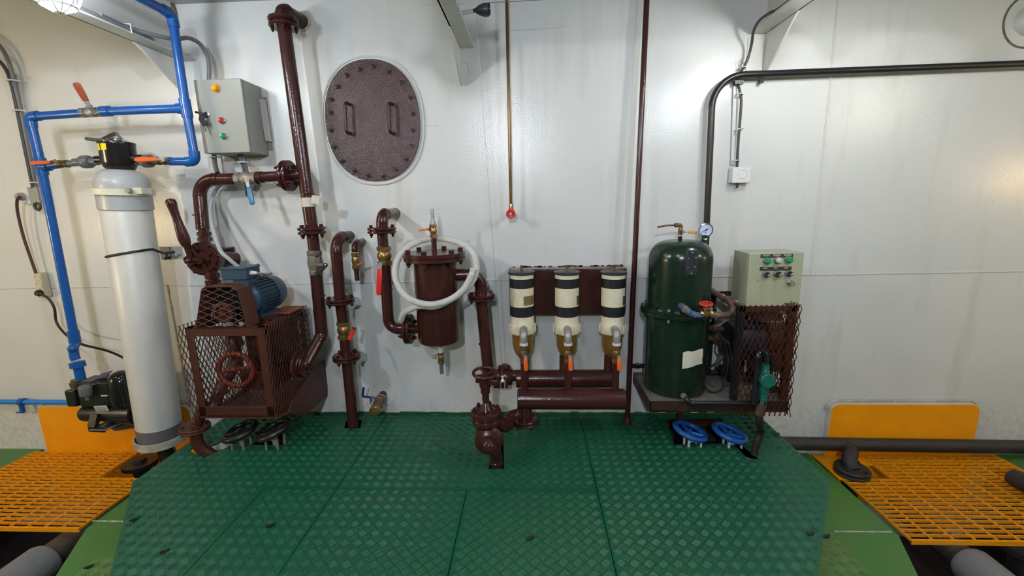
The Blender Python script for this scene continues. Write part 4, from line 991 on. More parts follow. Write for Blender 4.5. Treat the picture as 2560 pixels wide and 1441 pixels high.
# ---- flanged elbow from the pump shelf into the floor
t = thing('drain_elbow', 'dark maroon flanged elbow pipe going into the floor at the left foot of the cage', 'pipe', F(505, 1138))
e0 = P(505, 1035, .50); e1 = P(487, 1070, .52); e2 = P(492, 1105, .54); e3 = F(545, 1155, -.08)
run(t, [P(512, 1010, .50), e1, e1 + V((.0, 0, -.12)), e3 + V((.05, .02, -.05))], .034, 'brown_dull', br=.11)
flange(t, e1, (.05, 0, 1), SC(e1, 84)/2, .028, 'brown_dull', nb=4, ph=.8)
# ---- two black handwheels under the cage
def floor_wheel(name, label, uw, vw, dw, R, col, u0, tiltax, spokes, group=None, yoke='whiteplastic', zb_=-.10):
    c = P(uw, vw, dw); t = thing(name, label, 'valve wheel', (c.x, c.y, zb_), group)
    handwheel(t, c, tiltax, R, R*.19, col, spokes, 'handwheel', dish=.12, hub=.22)
    MB().cyl((c.x, c.y, zb_), c, .010).build('stem', 'steel', t)
    y = MB()
    for s_ in (-1, 1): y.bar((c.x+s_*.036+.012, c.y-.055, zb_), (c.x+s_*.036+.012, c.y-.055, c.z-.038), .009, .012, (0, 1, 0)); y.bar((c.x+s_*.036+.012, c.y+.02, zb_), (c.x+s_*.036+.012, c.y+.02, c.z-.038), .009, .012, (0, 1, 0))
    y.bar((c.x-.029, c.y-.055, c.z-.036), (c.x+.053, c.y-.055, c.z-.036), .012, .008); y.cyl((c.x, c.y, c.z-.05), (c.x, c.y, c.z-.02), .018); y.build('yoke', yoke, t)
    return t
floor_wheel('valve_wheel', 'black handwheel in the floor under the caged pump, the one nearer the drain elbow', 600, 1078, .42, .092, 'black', 595, (-.25, -.15, 1), 4, yoke='steel')
floor_wheel('valve_wheel', 'black handwheel in the floor under the caged pump, the one nearer the thin wall pipes', 684, 1075, .42, .092, 'black', 690, (-.35, -.12, 1), 4, yoke='steel')

# ---- oval manhole cover
c = P(931, 304, .02); t = thing('manhole_cover', 'maroon oval manhole cover with bolts all round and two grab handles', 'manhole cover', (c.x, 0, c.z))
rx = (P(1049, 304, .02).x-P(813, 304, .02).x)/2; rz = (P(931, 152, .02).z-P(931, 457, .02).z)/2
MB().prism(oval(c, rx, rz, 2.25, 72, -.001), (0, -.022, 0)).build('cover_plate', 'brown_oval', t, bevel=.003, angle=50)
MB().prism(oval(c, rx+.018, rz+.018, 2.25, 72, 0), (0, -.006, 0)).build('cover_seat', 'white', t)
MB().tube(oval(c, rx+.02, rz+.02, 2.25, 72, -.006), .007, 7, closed=True).build('weld_bead', 'weld', t)
cp = [o for o in bpy.data.objects if o.parent == t and o.name.startswith('cover_plate')][0]
me = nut_mesh(.0145, .015, 'brown_oval')
for x, y in ((880, 500), (777, 520), (682, 566), (613, 650), (565, 748), (558, 845), (562, 978), (586, 1103), (648, 1207), (737, 1280), (838, 1317), (950, 1317), (1046, 1270), (1125, 1195), (1168, 1093), (1177, 978), (1178, 853), (1157, 730), (1094, 618), (995, 540)):
    inst(me, 'bolt', t, P(640+x/3.002, y/3.002, .023), (0, -1, 0))
for ua in (871, 978):
    a, b = P(ua+4, 262, .022), P(ua+7, 334, .022); zl_ = a.z-b.z
    MB().tube(smooth_path([a, a + V((-.008, -.058, .004)), b + V((-.008, -.058, -.004)), b], .02), [.0095]*40 if False else .0095, 10).build('grab_handle', 'brown_oval', t)

# ---- thin wall pipe with brass valve, down to the floor
D1 = .20
w0 = P(875, 590, 0); c0 = V((P(838, 596, D1).x, -D1, w0.z)); f1 = P(851, 752, D1); f2 = P(867, 893, D1); e = F(884, 1068)
t = thing('wall_pipe', 'maroon pipe from a wall elbow to the floor, a red lever brass valve between flanges', 'pipe', e)
r1 = SC(f1, 29)/2; axp = (P(842, 640, D1)-f2).normalized()
run(t, [w0, c0, f1], r1, br=r1*2.6); MB().lathe(w0, (0, -1, 0), [(.001, r1*1.5), (.005, r1*1.15)], 20).build('weld_ring', 'weld', t)
flange(t, f1, axp, SC(f1, 74)/2, .036, nb=4, ph=.5)
v = P(860, 826, D1); MB().cyl(f1, v + axp*.04, r1).build('pipe', 'brown', t); ball_valve(t, v, axp, r1*1.12, S(v, 44), 'brass')
lever(t, P(871, 830, D1+.06), P(884, 852, D1+.17), (-.03, 0, 0), .026, .013, 'red', 'brass', grip0=.3, wide=(.8, -.3, .3)) if False else lever(t, P(886, 823, D1+.045), P(873, 850, D1+.12), (.02, -.025, 0), .028, .013, 'red', 'brass', grip0=.12, wide=(.5, -.8, .2))
MB().cyl(v - axp*.04, f2, r1).build('pipe', 'brown', t); flange(t, f2, axp, SC(f2, 72)/2, .036, nb=4, ph=1.1)
MB().cyl(f2, e + V((0, 0, -.1)), r1*1.02).build('pipe', 'brown', t)
# ---- small drain cock beside it
D2 = .15; w0 = P(908, 604, 0); c0 = V((P(886, 612, D2).x, -D2, w0.z)); v = P(889, 652, D2); e = P(892, 702, D2)
t = thing('drain_cock', 'small maroon wall elbow with a hanging brass cock and orange lever', 'cock', v)
r2 = SC(v, 17)/2; run(t, [w0, c0, v], r2, br=r2*2.2); MB().torus(w0, (0, 1, 0), r2*1.2, .006, 20, 6).build('weld_ring', 'weld', t)
ball_valve(t, v, (0, 0, 1), r2*1.15, S(v, 40), 'brass'); MB().lathe(P(888, 634, D2), (0, 0, 1), [(0, r2*1.12), (.008, r2*1.12)], 16).build('thread_tape', 'whiteplastic', t)
lever(t, P(895, 663, D2+.04), P(906, 658, D2+.08), (0, -.02, 0), .028, .012, 'orange', 'brass', grip0=.1, wide=(0, -.4, .9))
MB().lathe(v, (0, 0, -1), [(.04, r2*.95), (.06, r2*.9), (.07, r2*.78), ((v-e).length, r2*.72)], 14).build('spout', 'brown_dull', t)
# ---- pipe from the wall to the strainer
D3 = .25; w0 = P(988, 534, 0); c0 = V((P(957, 545, D3).x-.002, -D3, w0.z)); f1 = P(955, 576, D3); v = P(961, 640, D3)
lo = P(972, 818, D3+.0); r3 = SC(v, 29)/2; f2 = P(1022, 823, .27)
t = thing('inlet_pipe', 'maroon pipe from a wall elbow through a red lever brass valve into the strainer', 'pipe', f2)
axq = (f1-P(968, 780, D3)).normalized()
run(t, [w0, c0, f1], r3*1.02, br=r3*2.6); MB().torus(w0, (0, 1, 0), r3*1.2, .008, 22, 6).build('weld_ring', 'weld', t)
flange(t, f1, axq, SC(f1, 74)/2, .036, nb=4, ph=.6)
MB().cyl(f1, v, r3*.92).build('pipe', 'brown', t); ball_valve(t, v, axq, r3*1.16, S(v, 46), 'brass')
lever(t, P(950, 662, D3+.07), P(947, 738, D3+.085), (0, -.03, 0), .034, .014, 'red', 'steel', grip0=.13, wide=(0, -1, .1))
lo = V((P(972, 800, D3).x, -.26, f2.z)); run(t, [v - axq*.04, lo, f2], r3, br=r3*2.6); bead(t, P(967, 724, D3), axq, r3)
flange(t, f2, (1, 0, 0), S(f2, 76)/2, .040, nb=4, ph=.4)

# ---- strainer vessel
DV = .27; vt = P(1088, 640, DV); vbm = P(1098, 868, DV); xv = (vt.x+vbm.x)/2
t = thing('strainer_vessel', 'maroon upright strainer vessel with a bolted round lid', 'strainer', (xv, -DV, vbm.z))
Rv = SC(P(1094, 750, DV), 106)/2; Rl = SC(vt, 156)/2; zt_ = P(1088, 651, DV+.1).z; zlid = zt_+.036; zbot = P(1098, 866, DV+Rv*.9).z
MB().lathe((xv, -DV, zbot), (0, 0, 1), [(0, Rv*.96), (.008, Rv), (zt_-zbot, Rv)], 48).build('shell', 'brown', t)
lid = MB().lathe((xv, -DV, zt_), (0, 0, 1), [(-.012, Rl*.985), (-.010, Rl), (.008, Rl), (.010, Rl*.97), (.012, Rl*.97), (.014, Rl), (.033, Rl), (.036, Rl*.985)], 48).build('lid', 'brown', t)
for k in range(6): th = 2*PI*k/6 + .35; inst(bolt_mesh(.016, .048), 'bolt', lid, V((xv+Rl*.85*math.cos(th), -DV+Rl*.85*math.sin(th), zt_+.012)))
MB().cyl((xv, -DV, zlid-.005), (xv, -DV, P(1088, 596, DV).z), .016).build('vent_stub', 'brown', t)
cz = P(1088, 578, DV).z; ball_valve(t, (xv, -DV, cz), (0, 0, 1), .020, .075, 'brass')
lever(t, V((xv-.02, -DV-.02, cz+.012)), P(1047, 576, DV+.02), (.02, 0, 0), .022, .012, 'orange', 'brass', grip0=.05, wide=(0, 0, 1))
z0 = P(1088, 562, DV).z; z1 = P(1085, 527, DV).z; MB().lathe((xv, -DV, z0), (0, 0, 1), [(0, .016), (.01, .017), (.02, .012)]+[((z1-z0)*k/8+.012, .0115 if k % 2 else .0085) for k in range(2, 9)], 16).build('hose_barb', 'steel', t)
cz = P(1102, 895, DV).z; ball_valve(t, (xv+.004, -DV, cz), (0, 0, 1), .019, .07, 'brass_dark'); MB().cyl((xv+.003, -DV, zbot), (xv+.003, -DV, cz+.03), .017).build('drain_stub', 'whiteplastic', t)
lever(t, V((xv-.03, -DV, cz+.006)), V((xv-.045, -DV+.01, cz+.006)), (.02, 0, 0), .034, .016, 'faded_red', 'steel', grip0=.1, wide=(0, 0, 1))
MB().lathe((xv+.004, -DV, cz-.035), (0, 0, -1), [(0, .016), (.012, .013), (.07, .012)], 14).build('drain_spout', 'greypvc', t)
MB().cyl((xv-Rv*.9, -DV, f2.z), f2, r3*.85).build('inlet_stub', 'brown', t)
q = MB(); sx = P(1034, 726, DV).x; q.box2((sx, -DV+.02, P(1034, 738, DV).z), (sx+.06, -.0, P(1034, 708, DV).z)); q.build('wall_bracket', 'brown', t, bevel=.003)
zo = P(1160, 690, DV).z; el = V((P(1200, 700, DV-.04).x, -.22, zo)); fo = V((P(1203, 742, .22).x, -.22, P(1203, 742, .22).z))
r4 = .037; run(t, [(xv+Rv*.9, -DV+.03, zo), el, fo], r4, br=r4*2.2)
flange(t, fo, (0, 0, 1), SC(fo, 68)/2, .036, nb=4)
# outlet pipe on down to the upper filter header, with its quick-closing valve
t = thing('outlet_pipe', 'maroon pipe from the strainer down and across to the upper filter header', 'pipe', P(1222, 905, .22))
lo = V((P(1222, 935, .22).x, -.22, P(1222, 944, .22).z)); he = P(1292, 946, .20); he = V((he.x, -.20, lo.z+.005))
run(t, [fo - V((0, 0, .02)), lo, he], r4, br=r4*2.0); bead(t, P(1212, 860, .22), (0, 0, 1), r4)
vc = V((P(1262, 935, .2).x, -.21, lo.z)); q = MB(); q.lathe(vc, (1, 0, 0), [(-.05, .05), (-.04, .055), (.04, .055), (.05, .05)], 16); q.lathe(vc + V((.0, -.0, .04)), (0, 0, 1), [(0, .03), (.03, .034), (.045, .02)], 8); q.box(vc + V((-.02, -.07, -.02)), (.09, .06, .03)); q.build('quick_closing_valve', 'brown', t)
for s_ in (-1, 1): inst(nut_mesh(.010, .014, 'brown'), 'bolt', t, vc + V((s_*.03, -.02, .065)), (0, 0, 1))
hk = P(1257, 958, .30); q = MB(); q.bar(vc + V((-.03, -.09, -.02)), hk + V((0, 0, .0)), .016, .012); q.build('trip_lever', 'steel', t)

# ---- clear hose coiled on the strainer
pts = []
def hp_(u, v, d): return P(u, v, d)
loop = [(1003, 800, .34), (1012, 782, .38), (1045, 766, .42), (1090, 766, .44), (1135, 744, .44), (1172, 715, .42), (1190, 680, .40), (1186, 640, .38), (1160, 612, .33), (1110, 597, .24), (1060, 600, .24), (1015, 622, .30), (990, 662, .36), (992, 706, .40), (1020, 745, .43), (1070, 762, .45), (1120, 752, .455), (1158, 725, .45), (1178, 690, .44), (1184, 672, .43)]
t = thing('clear_hose', 'clear reinforced hose coiled round the upper part of the maroon strainer', 'hose', P(1090, 766, .44))
MB().tube(spline([P(*q) for q in loop], 7), SC(P(1090, 766, .44), 17)/2, 12).build('hose_coil', 'hose', t)
th_ = MB(); sp = spline([P(*q) for q in loop], 7); rr = SC(P(1090, 766, .44), 17)/2*1.01
for sg in (1, -1):
    hel = []
    for i in range(0, len(sp)-1):
        tn = (sp[i+1]-sp[i]).normalized(); a_, b_, _ = frame(tn); an = sg*i*.75; hel.append(sp[i] + a_*rr*math.cos(an) + b_*rr*math.sin(an))
    th_.tube(hel, .0011, 4)
th_.build('braid', mat('braid_grey', (.30, .29, .28), .5), t, stuff=True)

# ---- brass wall cock low on the wall
w0 = P(958, 986, 0); e = P(936, 1030, .24); dc = (e-w0).normalized()
t = thing('wall_cock', 'brass cock with a bent dark blue lever, sticking out low on the wall', 'cock', w0)
MB().lathe(w0, dc, [(.0, .026), (.06, .026)], 18).build('stub', 'brown_dull', t); c = w0.lerp(e, .62); ball_valve(t, c, dc, .032, .16, 'brass_dark')
MB().lathe(e, dc, [(-.03, .037), (.0, .037), (.004, .030)], 8).build('hex_end', 'brass', t); MB().lathe(w0 + dc*.055, dc, [(0, .029), (.01, .029)], 18).build('thread_tape', 'whiteplastic', t)
l0 = c + V((-.045, 0, .012)); q = MB(); q.cyl(c, l0, .010); q.build('valve_stem', 'steel', t)
MB().tube(smooth_path([l0, P(927, 994, .12), P(906, 992, .13), P(909, 970, .15)], .012), .008, 8).build('handle', 'blue_handle', t)
MB().torus(w0 - V((0, .002, 0)) + V((.01, 0, .01)), (0, 1, 0), .085, .003, 36, 6).build('weld_ring', 'weld', t)
# ================================================================== MIDDLE: GATE VALVE, FILTERS, THIN PIPES, PULLEY
# ---- gate valve on its elbow out of the floor
fe = F(1240, 1166); DG = -fe.y-.05
c = P(1216, 1050, DG); t = thing('gate_valve', 'maroon gate valve with a handwheel, standing on an elbow from the floor', 'gate valve', (c.x, c.y, 0))
x = c.x; y = -DG
zw = P(1216, 933, DG).z; zbn = P(1216, 1030, DG).z; zbd = P(1216, 1075, DG).z; ze = P(1222, 1095, DG+.06).z
wr = S(P(1216, 933, DG), 57)/2
handwheel(t, (x, y, zw), (.05, -.12, 1), wr, .009, 'brown', 4, dish=.15, hub=.22, ph=.5)
def zz(v): return P(1216, v, DG).z
MB().lathe((x, y, 0), (0, 0, 1), [(zz(1012), .014), (zz(1000), .020), (zz(985), .020), (zz(982), .027), (zz(970), .027), (zz(965), .034), (zz(955), .034), (zz(952), .042), (zz(946), .042), (zz(945), .018), (zz(936), .014)], 16).build('bonnet_neck', 'brown', t)
gf = MB(); gf.bar((x-.05, y-.01, zz(948)), (x+.075, y-.03, zz(954)), .03, .016, (0, 1, 0)); gf.build('gland_bar', 'brown', t, bevel=.002)
bd = MB(); bd.lathe((x, y, 0), (0, 0, 1), [(zz(1100), .045), (zz(1088), .062), (zz(1068), .062), (zz(1060), .068), (zz(1056), .082), (zz(1046), .084), (zz(1043), .080), (zz(1040), .086), (zz(1028), .086), (zz(1026), .080), (zz(1025), .040), (zz(1014), .028), (zz(1010), .019), (zz(1003), .016)], 30)
bd.build('valve_body', 'brown', t)
fb2 = [o for o in bpy.data.objects if o.parent == t and o.name.startswith('valve_body')][0]
for k in range(6): th = 2*PI*k/6+.3; inst(nut_mesh(.011, .016, 'brown'), 'bolt', fb2, V((x+.066*math.cos(th), y+.066*math.sin(th), zz(1026))))
fc = P(1222, 1100, DG+.055); MB().lathe(fc, V((.15, -1, .25)), [(-.05, .05), (-.03, .078), (.01, .080), (.014, .070), (.03, .045)], 30).build('inlet_flange', 'brown', t)
MB().tube(spline([fc, fc + V((.004, -.05, -.005)), P(1236, 1128, DG+.08), P(1240, 1150, DG+.05), V((fe.x+.002, fe.y+.03, -.10))]), .037, 18).build('elbow', 'brown', t)
MB().torus(P(1239, 1156, DG+.05), (0, .2, 1), .037, .005, 22, 6).build('weld_ring', 'brown', t)
# link from the valve to the flange under the lower header
DH = .36
xh0, xh1 = P(1294, 1000, DH).x, P(1562, 998, DH).x; zh = P(1430, 998, DH).z; rh = S(P(1430, 998, DH), 51)/2
xo = P(1312, 1040, DH-.02).x; zfl = P(1313, 1052, DH).z
zlk = P(1300, 1036, DH).z; run(t, [(x+.05, y+.01, zz(1046)), (x+.11, y+.05, zlk-.01), V((xo-.09, -DH-.02, zlk)), V((xo, -DH, zlk))], .036, br=.08)
# ---- lower header
t = thing('lower_header', 'maroon capped header pipe, the lower and front one of two under the filters', 'header pipe', ((xh0+xh1)/2, -DH, zh))
MB().lathe((xh0, -DH, zh), (1, 0, 0), [(0, rh*.9), (.004, rh), (xh1-xh0-.004, rh), (xh1-xh0, rh*.9)], 30).build('pipe', 'brown', t)
MB().cyl((xo, -DH, zh-.02), (xo, -DH, zfl+.01), .045).build('outlet_stub', 'brown', t)
flange(t, (xo, -DH, zfl), (0, 0, 1), SC(P(1313, 1052, DH), 66)/2, .040, nb=4, ph=.7)
# ---- upper header
DU = .20; xu0, xu1 = P(1290, 947, DU).x, P(1540, 946, DU).x; zu = P(1415, 947, DU).z; ru = S(P(1415, 947, DU), 45)/2
t = thing('upper_header', 'dark maroon header pipe, the upper and rear one of two under the filters', 'header pipe', ((xu0+xu1)/2, -DU, zu))
MB().lathe((xu0, -DU, zu), (1, 0, 0), [(0, ru*.9), (.004, ru), (xu1-xu0-.004, ru), (xu1-xu0, ru*.9)], 30).build('pipe', 'brown', t)
# ---- mounting box behind the filters
bx0, bx1 = P(1273, 720, .122).x, P(1566, 720, .122).x; bz1 = P(1420, 673, .122).z; bz0 = P(1420, 787, .122).z
t = thing('mounting_box', 'maroon wall box carrying the three cream filters', 'bracket', ((bx0+bx1)/2, 0, bz0))
MB().box2((bx0, 0, bz0), (bx1, -.122, bz1)).build('box_shell', 'brown', t, bevel=.006)
pk = MB()
for i in range(40):
    u = random.uniform(bx0, bx1); pk.box((u, -.004, bz1+.001), (random.uniform(.01, .03), .008, random.uniform(.004, .012)))
pk.build('ragged_sealant', 'brown_dull', t, smooth=False)
# ---- three filters
DF = .20
def make_filter(u, uel, label, plate, i, mk):
    fx = P(u, 760, DF).x; R = SC(P(u, 740, DF), 61)/2; f = lambda v: P(u, v, DF+R*.95).z
    t = thing('fuel_filter', label, 'filter', (fx, -DF, f(905)), 'cream fuel filters on the maroon wall box')
    ax = (0, 0, 1); o = (fx, -DF, 0)
    MB().lathe(o, ax, [(f(690), R*1.0), (f(689), R*1.09), (f(684), R*1.10), (f(683), R*1.05)], 40).build('lid', mat('lid_black', (.03, .028, .03), .4) if 'lid_black' not in bpy.data.materials else bpy.data.materials['lid_black'], t)
    for a, b, m_, k in ((700, 690, 'filtercream', .985), (723, 700, 'filterblack', 1.0), (770, 723, 'filtercream', .985), (795, 770, 'filterblack', 1.0)):
        MB().lathe(o, ax, [(f(a), R*k-.001), (f(a)+.001, R*k), (f(b)-.001, R*k), (f(b), R*k-.001)], 40).build('cream_band' if 'cream' in m_ else 'dark_band', m_, t)
    hb = MB().lathe(o, ax, [(f(841), R*.85), (f(840), R*1.0), (f(836), R*1.06), (f(817), R*1.06), (f(813), R*.985), (f(795), R*.985)], 40)
    for k in range(10): th = 2*PI*k/10; hb.bar(V((fx+R*1.06*math.cos(th), -DF+R*1.06*math.sin(th), f(838))), V((fx+R*1.05*math.cos(th), -DF+R*1.05*math.sin(th), f(817))), .014, .012, (math.cos(th), math.sin(th), 0))
    hb.build('head_casting', 'filtercream', t)
    zb_, zt_ = f(906), f(841); bw = [(zt_, R*.88), (zt_-(zt_-zb_)*.45, R*.86), (zt_-(zt_-zb_)*.66, R*.76), (zt_-(zt_-zb_)*.82, R*.60), (zt_-(zt_-zb_)*.94, R*.36), (zb_, R*.2)]
    MB().lathe(o, ax, bw[::-1], 36).build('bowl', 'amber', t)
    MB().lathe(o, ax, [(z_, r_*.9) for z_, r_ in bw[::-1][:-1]] + [(zt_-(zt_-zb_)*.3, R*.77)], 30).build('fuel', 'fuel', t)
    MB().cyl((fx, -DF, zb_+.01), (fx, -DF, zb_-.02), .02).build('bowl_plug', 'brown_dull', t)
    # T handle on the lid
    zl = f(685); T = MB().cyl((fx, -DF, zl), (fx, -DF, zl+.042), .009); T.build('lid_stem', 'brass', t)
    if i: MB().tube([V((fx-.04, -DF-.012*i, zl+.034)), V((fx, -DF, zl+.040)), V((fx+.045, -DF+.008, zl+.036))], .0045, 8).build('tee_handle', 'brass', t)
    # label plate wrapped on the right of the body
    a0, a1 = plate; vs = []; lm = MB()
    for z_ in (f(765 if i == 0 else 766), f(742 if i == 0 else 743)):
        for k in range(7): th = a0+(a1-a0)*k/6; vs.append(V((fx+R*.995*math.sin(th), -DF-R*.995*math.cos(th), z_)))
    lm.add(vs, [[k, k+1, k+8, k+7] for k in range(6)]); lp = lm.build('label_plate', 'gold' if i == 0 else 'olive', t)
    pr = MB(); zz0, zz1 = f(763), f(744)
    for k in range(4):
        z_ = zz0+(zz1-zz0)*(k+.7)/4.2
        for j in range(5):
            th = a0+(a1-a0)*(.12+.15*j); th2 = th+(a1-a0)*.13
            if th2 > 1.45: continue
            pr.add([V((fx+R*1.0*math.sin(q), -DF-R*1.0*math.cos(q), w_)) for q, w_ in ((th, z_), (th2, z_), (th2, z_+.0016), (th, z_+.0016))], [[0, 1, 2, 3]])
    pr.build('plate_print', 'brass_dark' if i else 'ink', lp)
    # dark chips in the cream paint
    # drain side: silver elbow out of the head, brass cock with orange lever, pipe down to the lower header
    ex = P(uel, 840, DF+.15).x; ze_ = P(uel, 832, DF+.15).z; y1 = -DH
    e = MB().tube(smooth_path([V((ex, -DF-R*.8, ze_)), V((ex, y1, ze_)), V((ex, y1, P(uel, 860, DH).z))], .03), .0225, 16); e.build('outlet_elbow', 'steel', t)
    zc = P(uel, 886, DH).z; MB().lathe((ex, y1, P(uel, 862, DH).z), ax, [(-.004, .026), (.012, .026)], 8).build('hex_ring', 'whiteplastic', t)
    ball_valve(t, (ex, y1, zc), ax, .0225, .105, 'brass_dark' if not i else 'brass')
    lever(t, V((ex+.010, y1-.035, P(uel, 888, DH).z)), V((ex+.012, y1-.045, P(uel, 921, DH).z)), (0, -.02, 0), .026, .012, 'orange', 'steel', grip0=.08, wide=(0, -1, 0))
    MB().cyl((ex, y1, zc-.05), (ex, y1, zh+rh*.9), .021).build('drain_pipe', 'brown', t); MB().torus((ex, y1, zh+rh*.98), ax, .022, .004, 18, 6).build('weld_ring', 'brown', t)
    if i: MB().cyl((fx-.02, -DU, zb_+.02), (fx-.02, -DU, zu+ru*.9), .026).build('feed_pipe', 'brown', t)
    return t
make_filter(1305, 1309, 'cream and black fuel filter with a gold label, the one without a T-handle', (.15, 1.35), 0, None)
make_filter(1417, 1420, 'cream and black fuel filter standing between the other two', (.85, 1.5), 1, None)
make_filter(1532, 1541, 'cream and black fuel filter next to the thin upright maroon pipe', (.75, 1.5), 2, None)

# ---- thin brass pipe with the red tap
DP = .075
t = thing('brass_pipe', 'thin brass pipe down the wall, ending in a small red handwheel', 'pipe', P(1277, 530, DP))
pa, pb = P(1266, -36, DP), P(1277, 512, DP); MB().cyl(pa, pb, SC(pb, 7.5)/2, seg=12).build('pipe', mat('dark_brass_pipe', (.11, .065, .022), .22, metal=.7, bump=.05, col2=(.20, .125, .05), vscale=7), t)
MB().lathe(pb, (0, 0, -1), [(-.008, .010), (0, .013), (.02, .013), (.022, .015), (.06, .014)], 8).build('valve_body', 'brass', t)
wc = P(1277, 535, DP+.06); MB().cyl(V((wc.x, 0, wc.z-.0)), wc, .011).build('spindle', 'brass', t)
handwheel(t, wc, (0, -1, 0), S(wc, 19)/2, .0065, 'red', 8, dish=.1, hub=.36); inst(nut_mesh(.009, .006, 'steel'), 'spindle_nut', t, wc + V((0, -.006, 0)), (0, -1, 0))
# ---- thin maroon upright pipe
t = thing('upright_pipe', 'thin straight maroon pipe running floor to ceiling, between the filters and the green tank', 'pipe', F(1567, 1060))
pa, pb = P(1619, -46, .06), F(1568, 1058); rp = SC(P(1600, 400, .06), 14)/2
MB().cyl(pa, pb + V((0, 0, -.02)), rp).build('pipe', 'brown', t); MB().lathe(pb, (0, 0, 1), [(-.002, rp*1.9), (.03, rp*1.5), (.05, rp*1.1)], 14).build('foot_sleeve', 'brown_dull', t)
# ---- black pipe: up from behind the tank, round, and off to the right
DK = .055; rk = SC(P(1772, 400, DK), 17)/2
t = thing('black_pipe', 'black pipe rising behind the green tank and bending off to the right along the wall', 'pipe', P(1762, 560, DK))
k0, k1, k2 = P(1761, 700, DK), P(1783, 190, DK), P(3350, 128, DK)
run(t, [k0, k1, k2], rk, 'black', br=.17, bead=False)
for u, v in ((1846, 207), (1902, 204)): MB().box(P(u, v, .03), (.05 if u < 1900 else .02, .03, .02)).build('pipe_bracket', 'black', t)
# ---- cable and socket under the right beam
t = thing('wall_cable', 'black cable from the right beam down a flat bar to the white wall socket', 'cable', P(1850, 300, .03))
MB().bar(P(1838, 205, .012), P(1831, 412, .012), .02, .005, (0, 1, 0)).build('flat_bar', 'white', t)
yb = PX(1960, 12, bRf).y
pts = [V((bRf+.02, -2.6, bRz+.03)), V((bRf+.02, -.9, bRz+.03)), P(1960, 12, .34), P(1925, 32, .26), P(1898, 52, .18), P(1884, 78, .12), P(1879, 110, .07), P(1870, 145, .05), P(1858, 170, .045), P(1846, 190, .02), P(1843, 205, .018), P(1849, 225, .035), P(1853, 252, .04), P(1851, 290, .04), P(1846, 350, .035), P(1843, 410, .03), P(1843, 470, .022)]
MB().tube(spline(pts), SC(P(1850, 300, .03), 7)/2, 10).build('cable', 'darkcable', t)
MB().tube([V((bRf+.045, -2.6, bRz+.03)), V((bRf+.045, -.8, bRz+.03)), V((bRf+.045, -.45, bRz+.025))], .010, 8).build('cable', 'darkcable', t)
for u, v in ((1857, 169), (1850, 236), (1848, 324), (1842, 402)): strip_clip(t, P(u, v, .035), .035)
MB().tube(spline([P(1848, 175, .01), P(1847, 158, .03), P(1855, 148, .035), P(1860, 160, .03)]), .0018, 5).build('tie_wire', 'steel', t)
a, b = P(1829, 418, .055), P(1877, 457, .055)
t = thing('wall_socket', 'square white socket on the right part of the wall', 'socket', ((a.x+b.x)/2, 0, b.z))
MB().box2((a.x+.006, 0, b.z+.003), (b.x-.004, -.035, a.z-.003)).build('back_box', 'whiteplastic', t, bevel=.003)
MB().box2((a.x+.01, -.037, b.z), (b.x, -.052, a.z)).build('socket_plate', 'whiteplastic', t, bevel=.004)
socket_face(t, P(1856, 436, .0525), S(b, 11), dark='beigedark')
# ---- pulley on the middle beam with its wires
px_ = PX(1160, 33, bMf); pd = -px_.y; pc = V((px_.x + S(px_, 40), px_.y, px_.z+.01))
t = thing('wire_pulley', 'small dark pulley block on a rod from the middle deck beam', 'pulley', pc)
MB().cyl(px_ + V((-.03, 0, 0)), pc + V((-.035, 0, -.003)), .010).build('rod', 'white', t)
MB().lathe(pc + V((-.035, 0, 0)), (1, .1, .05), [(0, .008), (.01, .010), (.03, .022), (.06, .032), (.08, .030), (.086, .02)], 24).build('pulley_block', mat('pulley_grey', (.045, .05, .06), .35), t)
MB().lathe(pc + V((.047, -.0, .004)), (1, .1, .05), [(0, .029), (.006, .027)], 24).build('pulley_wheel', 'black', t)
t = thing('trip_wire', 'thin wire over the small pulley, hanging down to the lever beside the upper filter header', 'wire', pc)
hk2 = hk + V((0, -.0, .03)); w1 = pc + V((-.02, -.0, -.02))
MB().tube([w1, w1.lerp(hk2, .45), hk2], .0014, 5).build('wire', 'steel', t)
MB().tube(spline([pc + V((-.005, 0, .025)), pc + V((.05, 0, .034)), P(1345, 0, pd), P(1420, -8, pd)]), .002, 5).build('wire', 'greycable', t)
MB().lathe(hk2 + V((0, 0, -.02)), (0, 0, 1), [(0, .012), (.004, .014), (.018, .006), (.03, .008), (.034, .013), (.038, .004)], 12).build('wire_end', 'whiteplastic', t)
MB().tube(smooth_path([hk + V((-.012, -.01, -.035)), hk + V((-.014, -.01, .01)), hk + V((.014, -.01, .01)), hk + V((.012, -.01, -.035))], .01), .004, 8).build('shackle', 'steel', t)
# ================================================================== RIGHT: OILY WATER SEPARATOR
DO = .27
ta, tb = P(1699, 612, DO), P(1688, 985, DO); xo_ = (ta.x+tb.x)/2-.002; Ru = SC(P(1697, 700, DO), 163)/2
def oz(v, r=Ru): return P(1695, v, DO+r).z
t = thing('separator_tank', 'dark green upright separator tank with a bolted waist flange and domed top', 'tank', (xo_, -DO, oz(998)))
zsh = oz(655); zdt = P(1699, 600, DO).z; zfl = oz(795, Ru*1.17); zb0 = oz(997, Ru)
pr = [(zb0, Ru*.985), (zb0+.008, Ru), (zfl-.02, Ru)]
MB().lathe((xo_, -DO, 0), (0, 0, 1), pr, 56).build('lower_shell', 'ows', t)
pr = [(zfl+.01, Ru*.985), (zsh-.01, Ru*.985)]
for k in range(1, 13):
    a = PI/2*k/12; pr.append((zsh-.01+(zdt-zsh+.01)*math.sin(a)**1.0, Ru*.985*(math.cos(a)**.5 if k < 12 else 0.0)))
MB().lathe((xo_, -DO, 0), (0, 0, 1), pr, 56, cap=False).build('upper_shell', 'ows', t)
Rf = SC(P(1692, 790, DO), 188)/2
wf = MB()
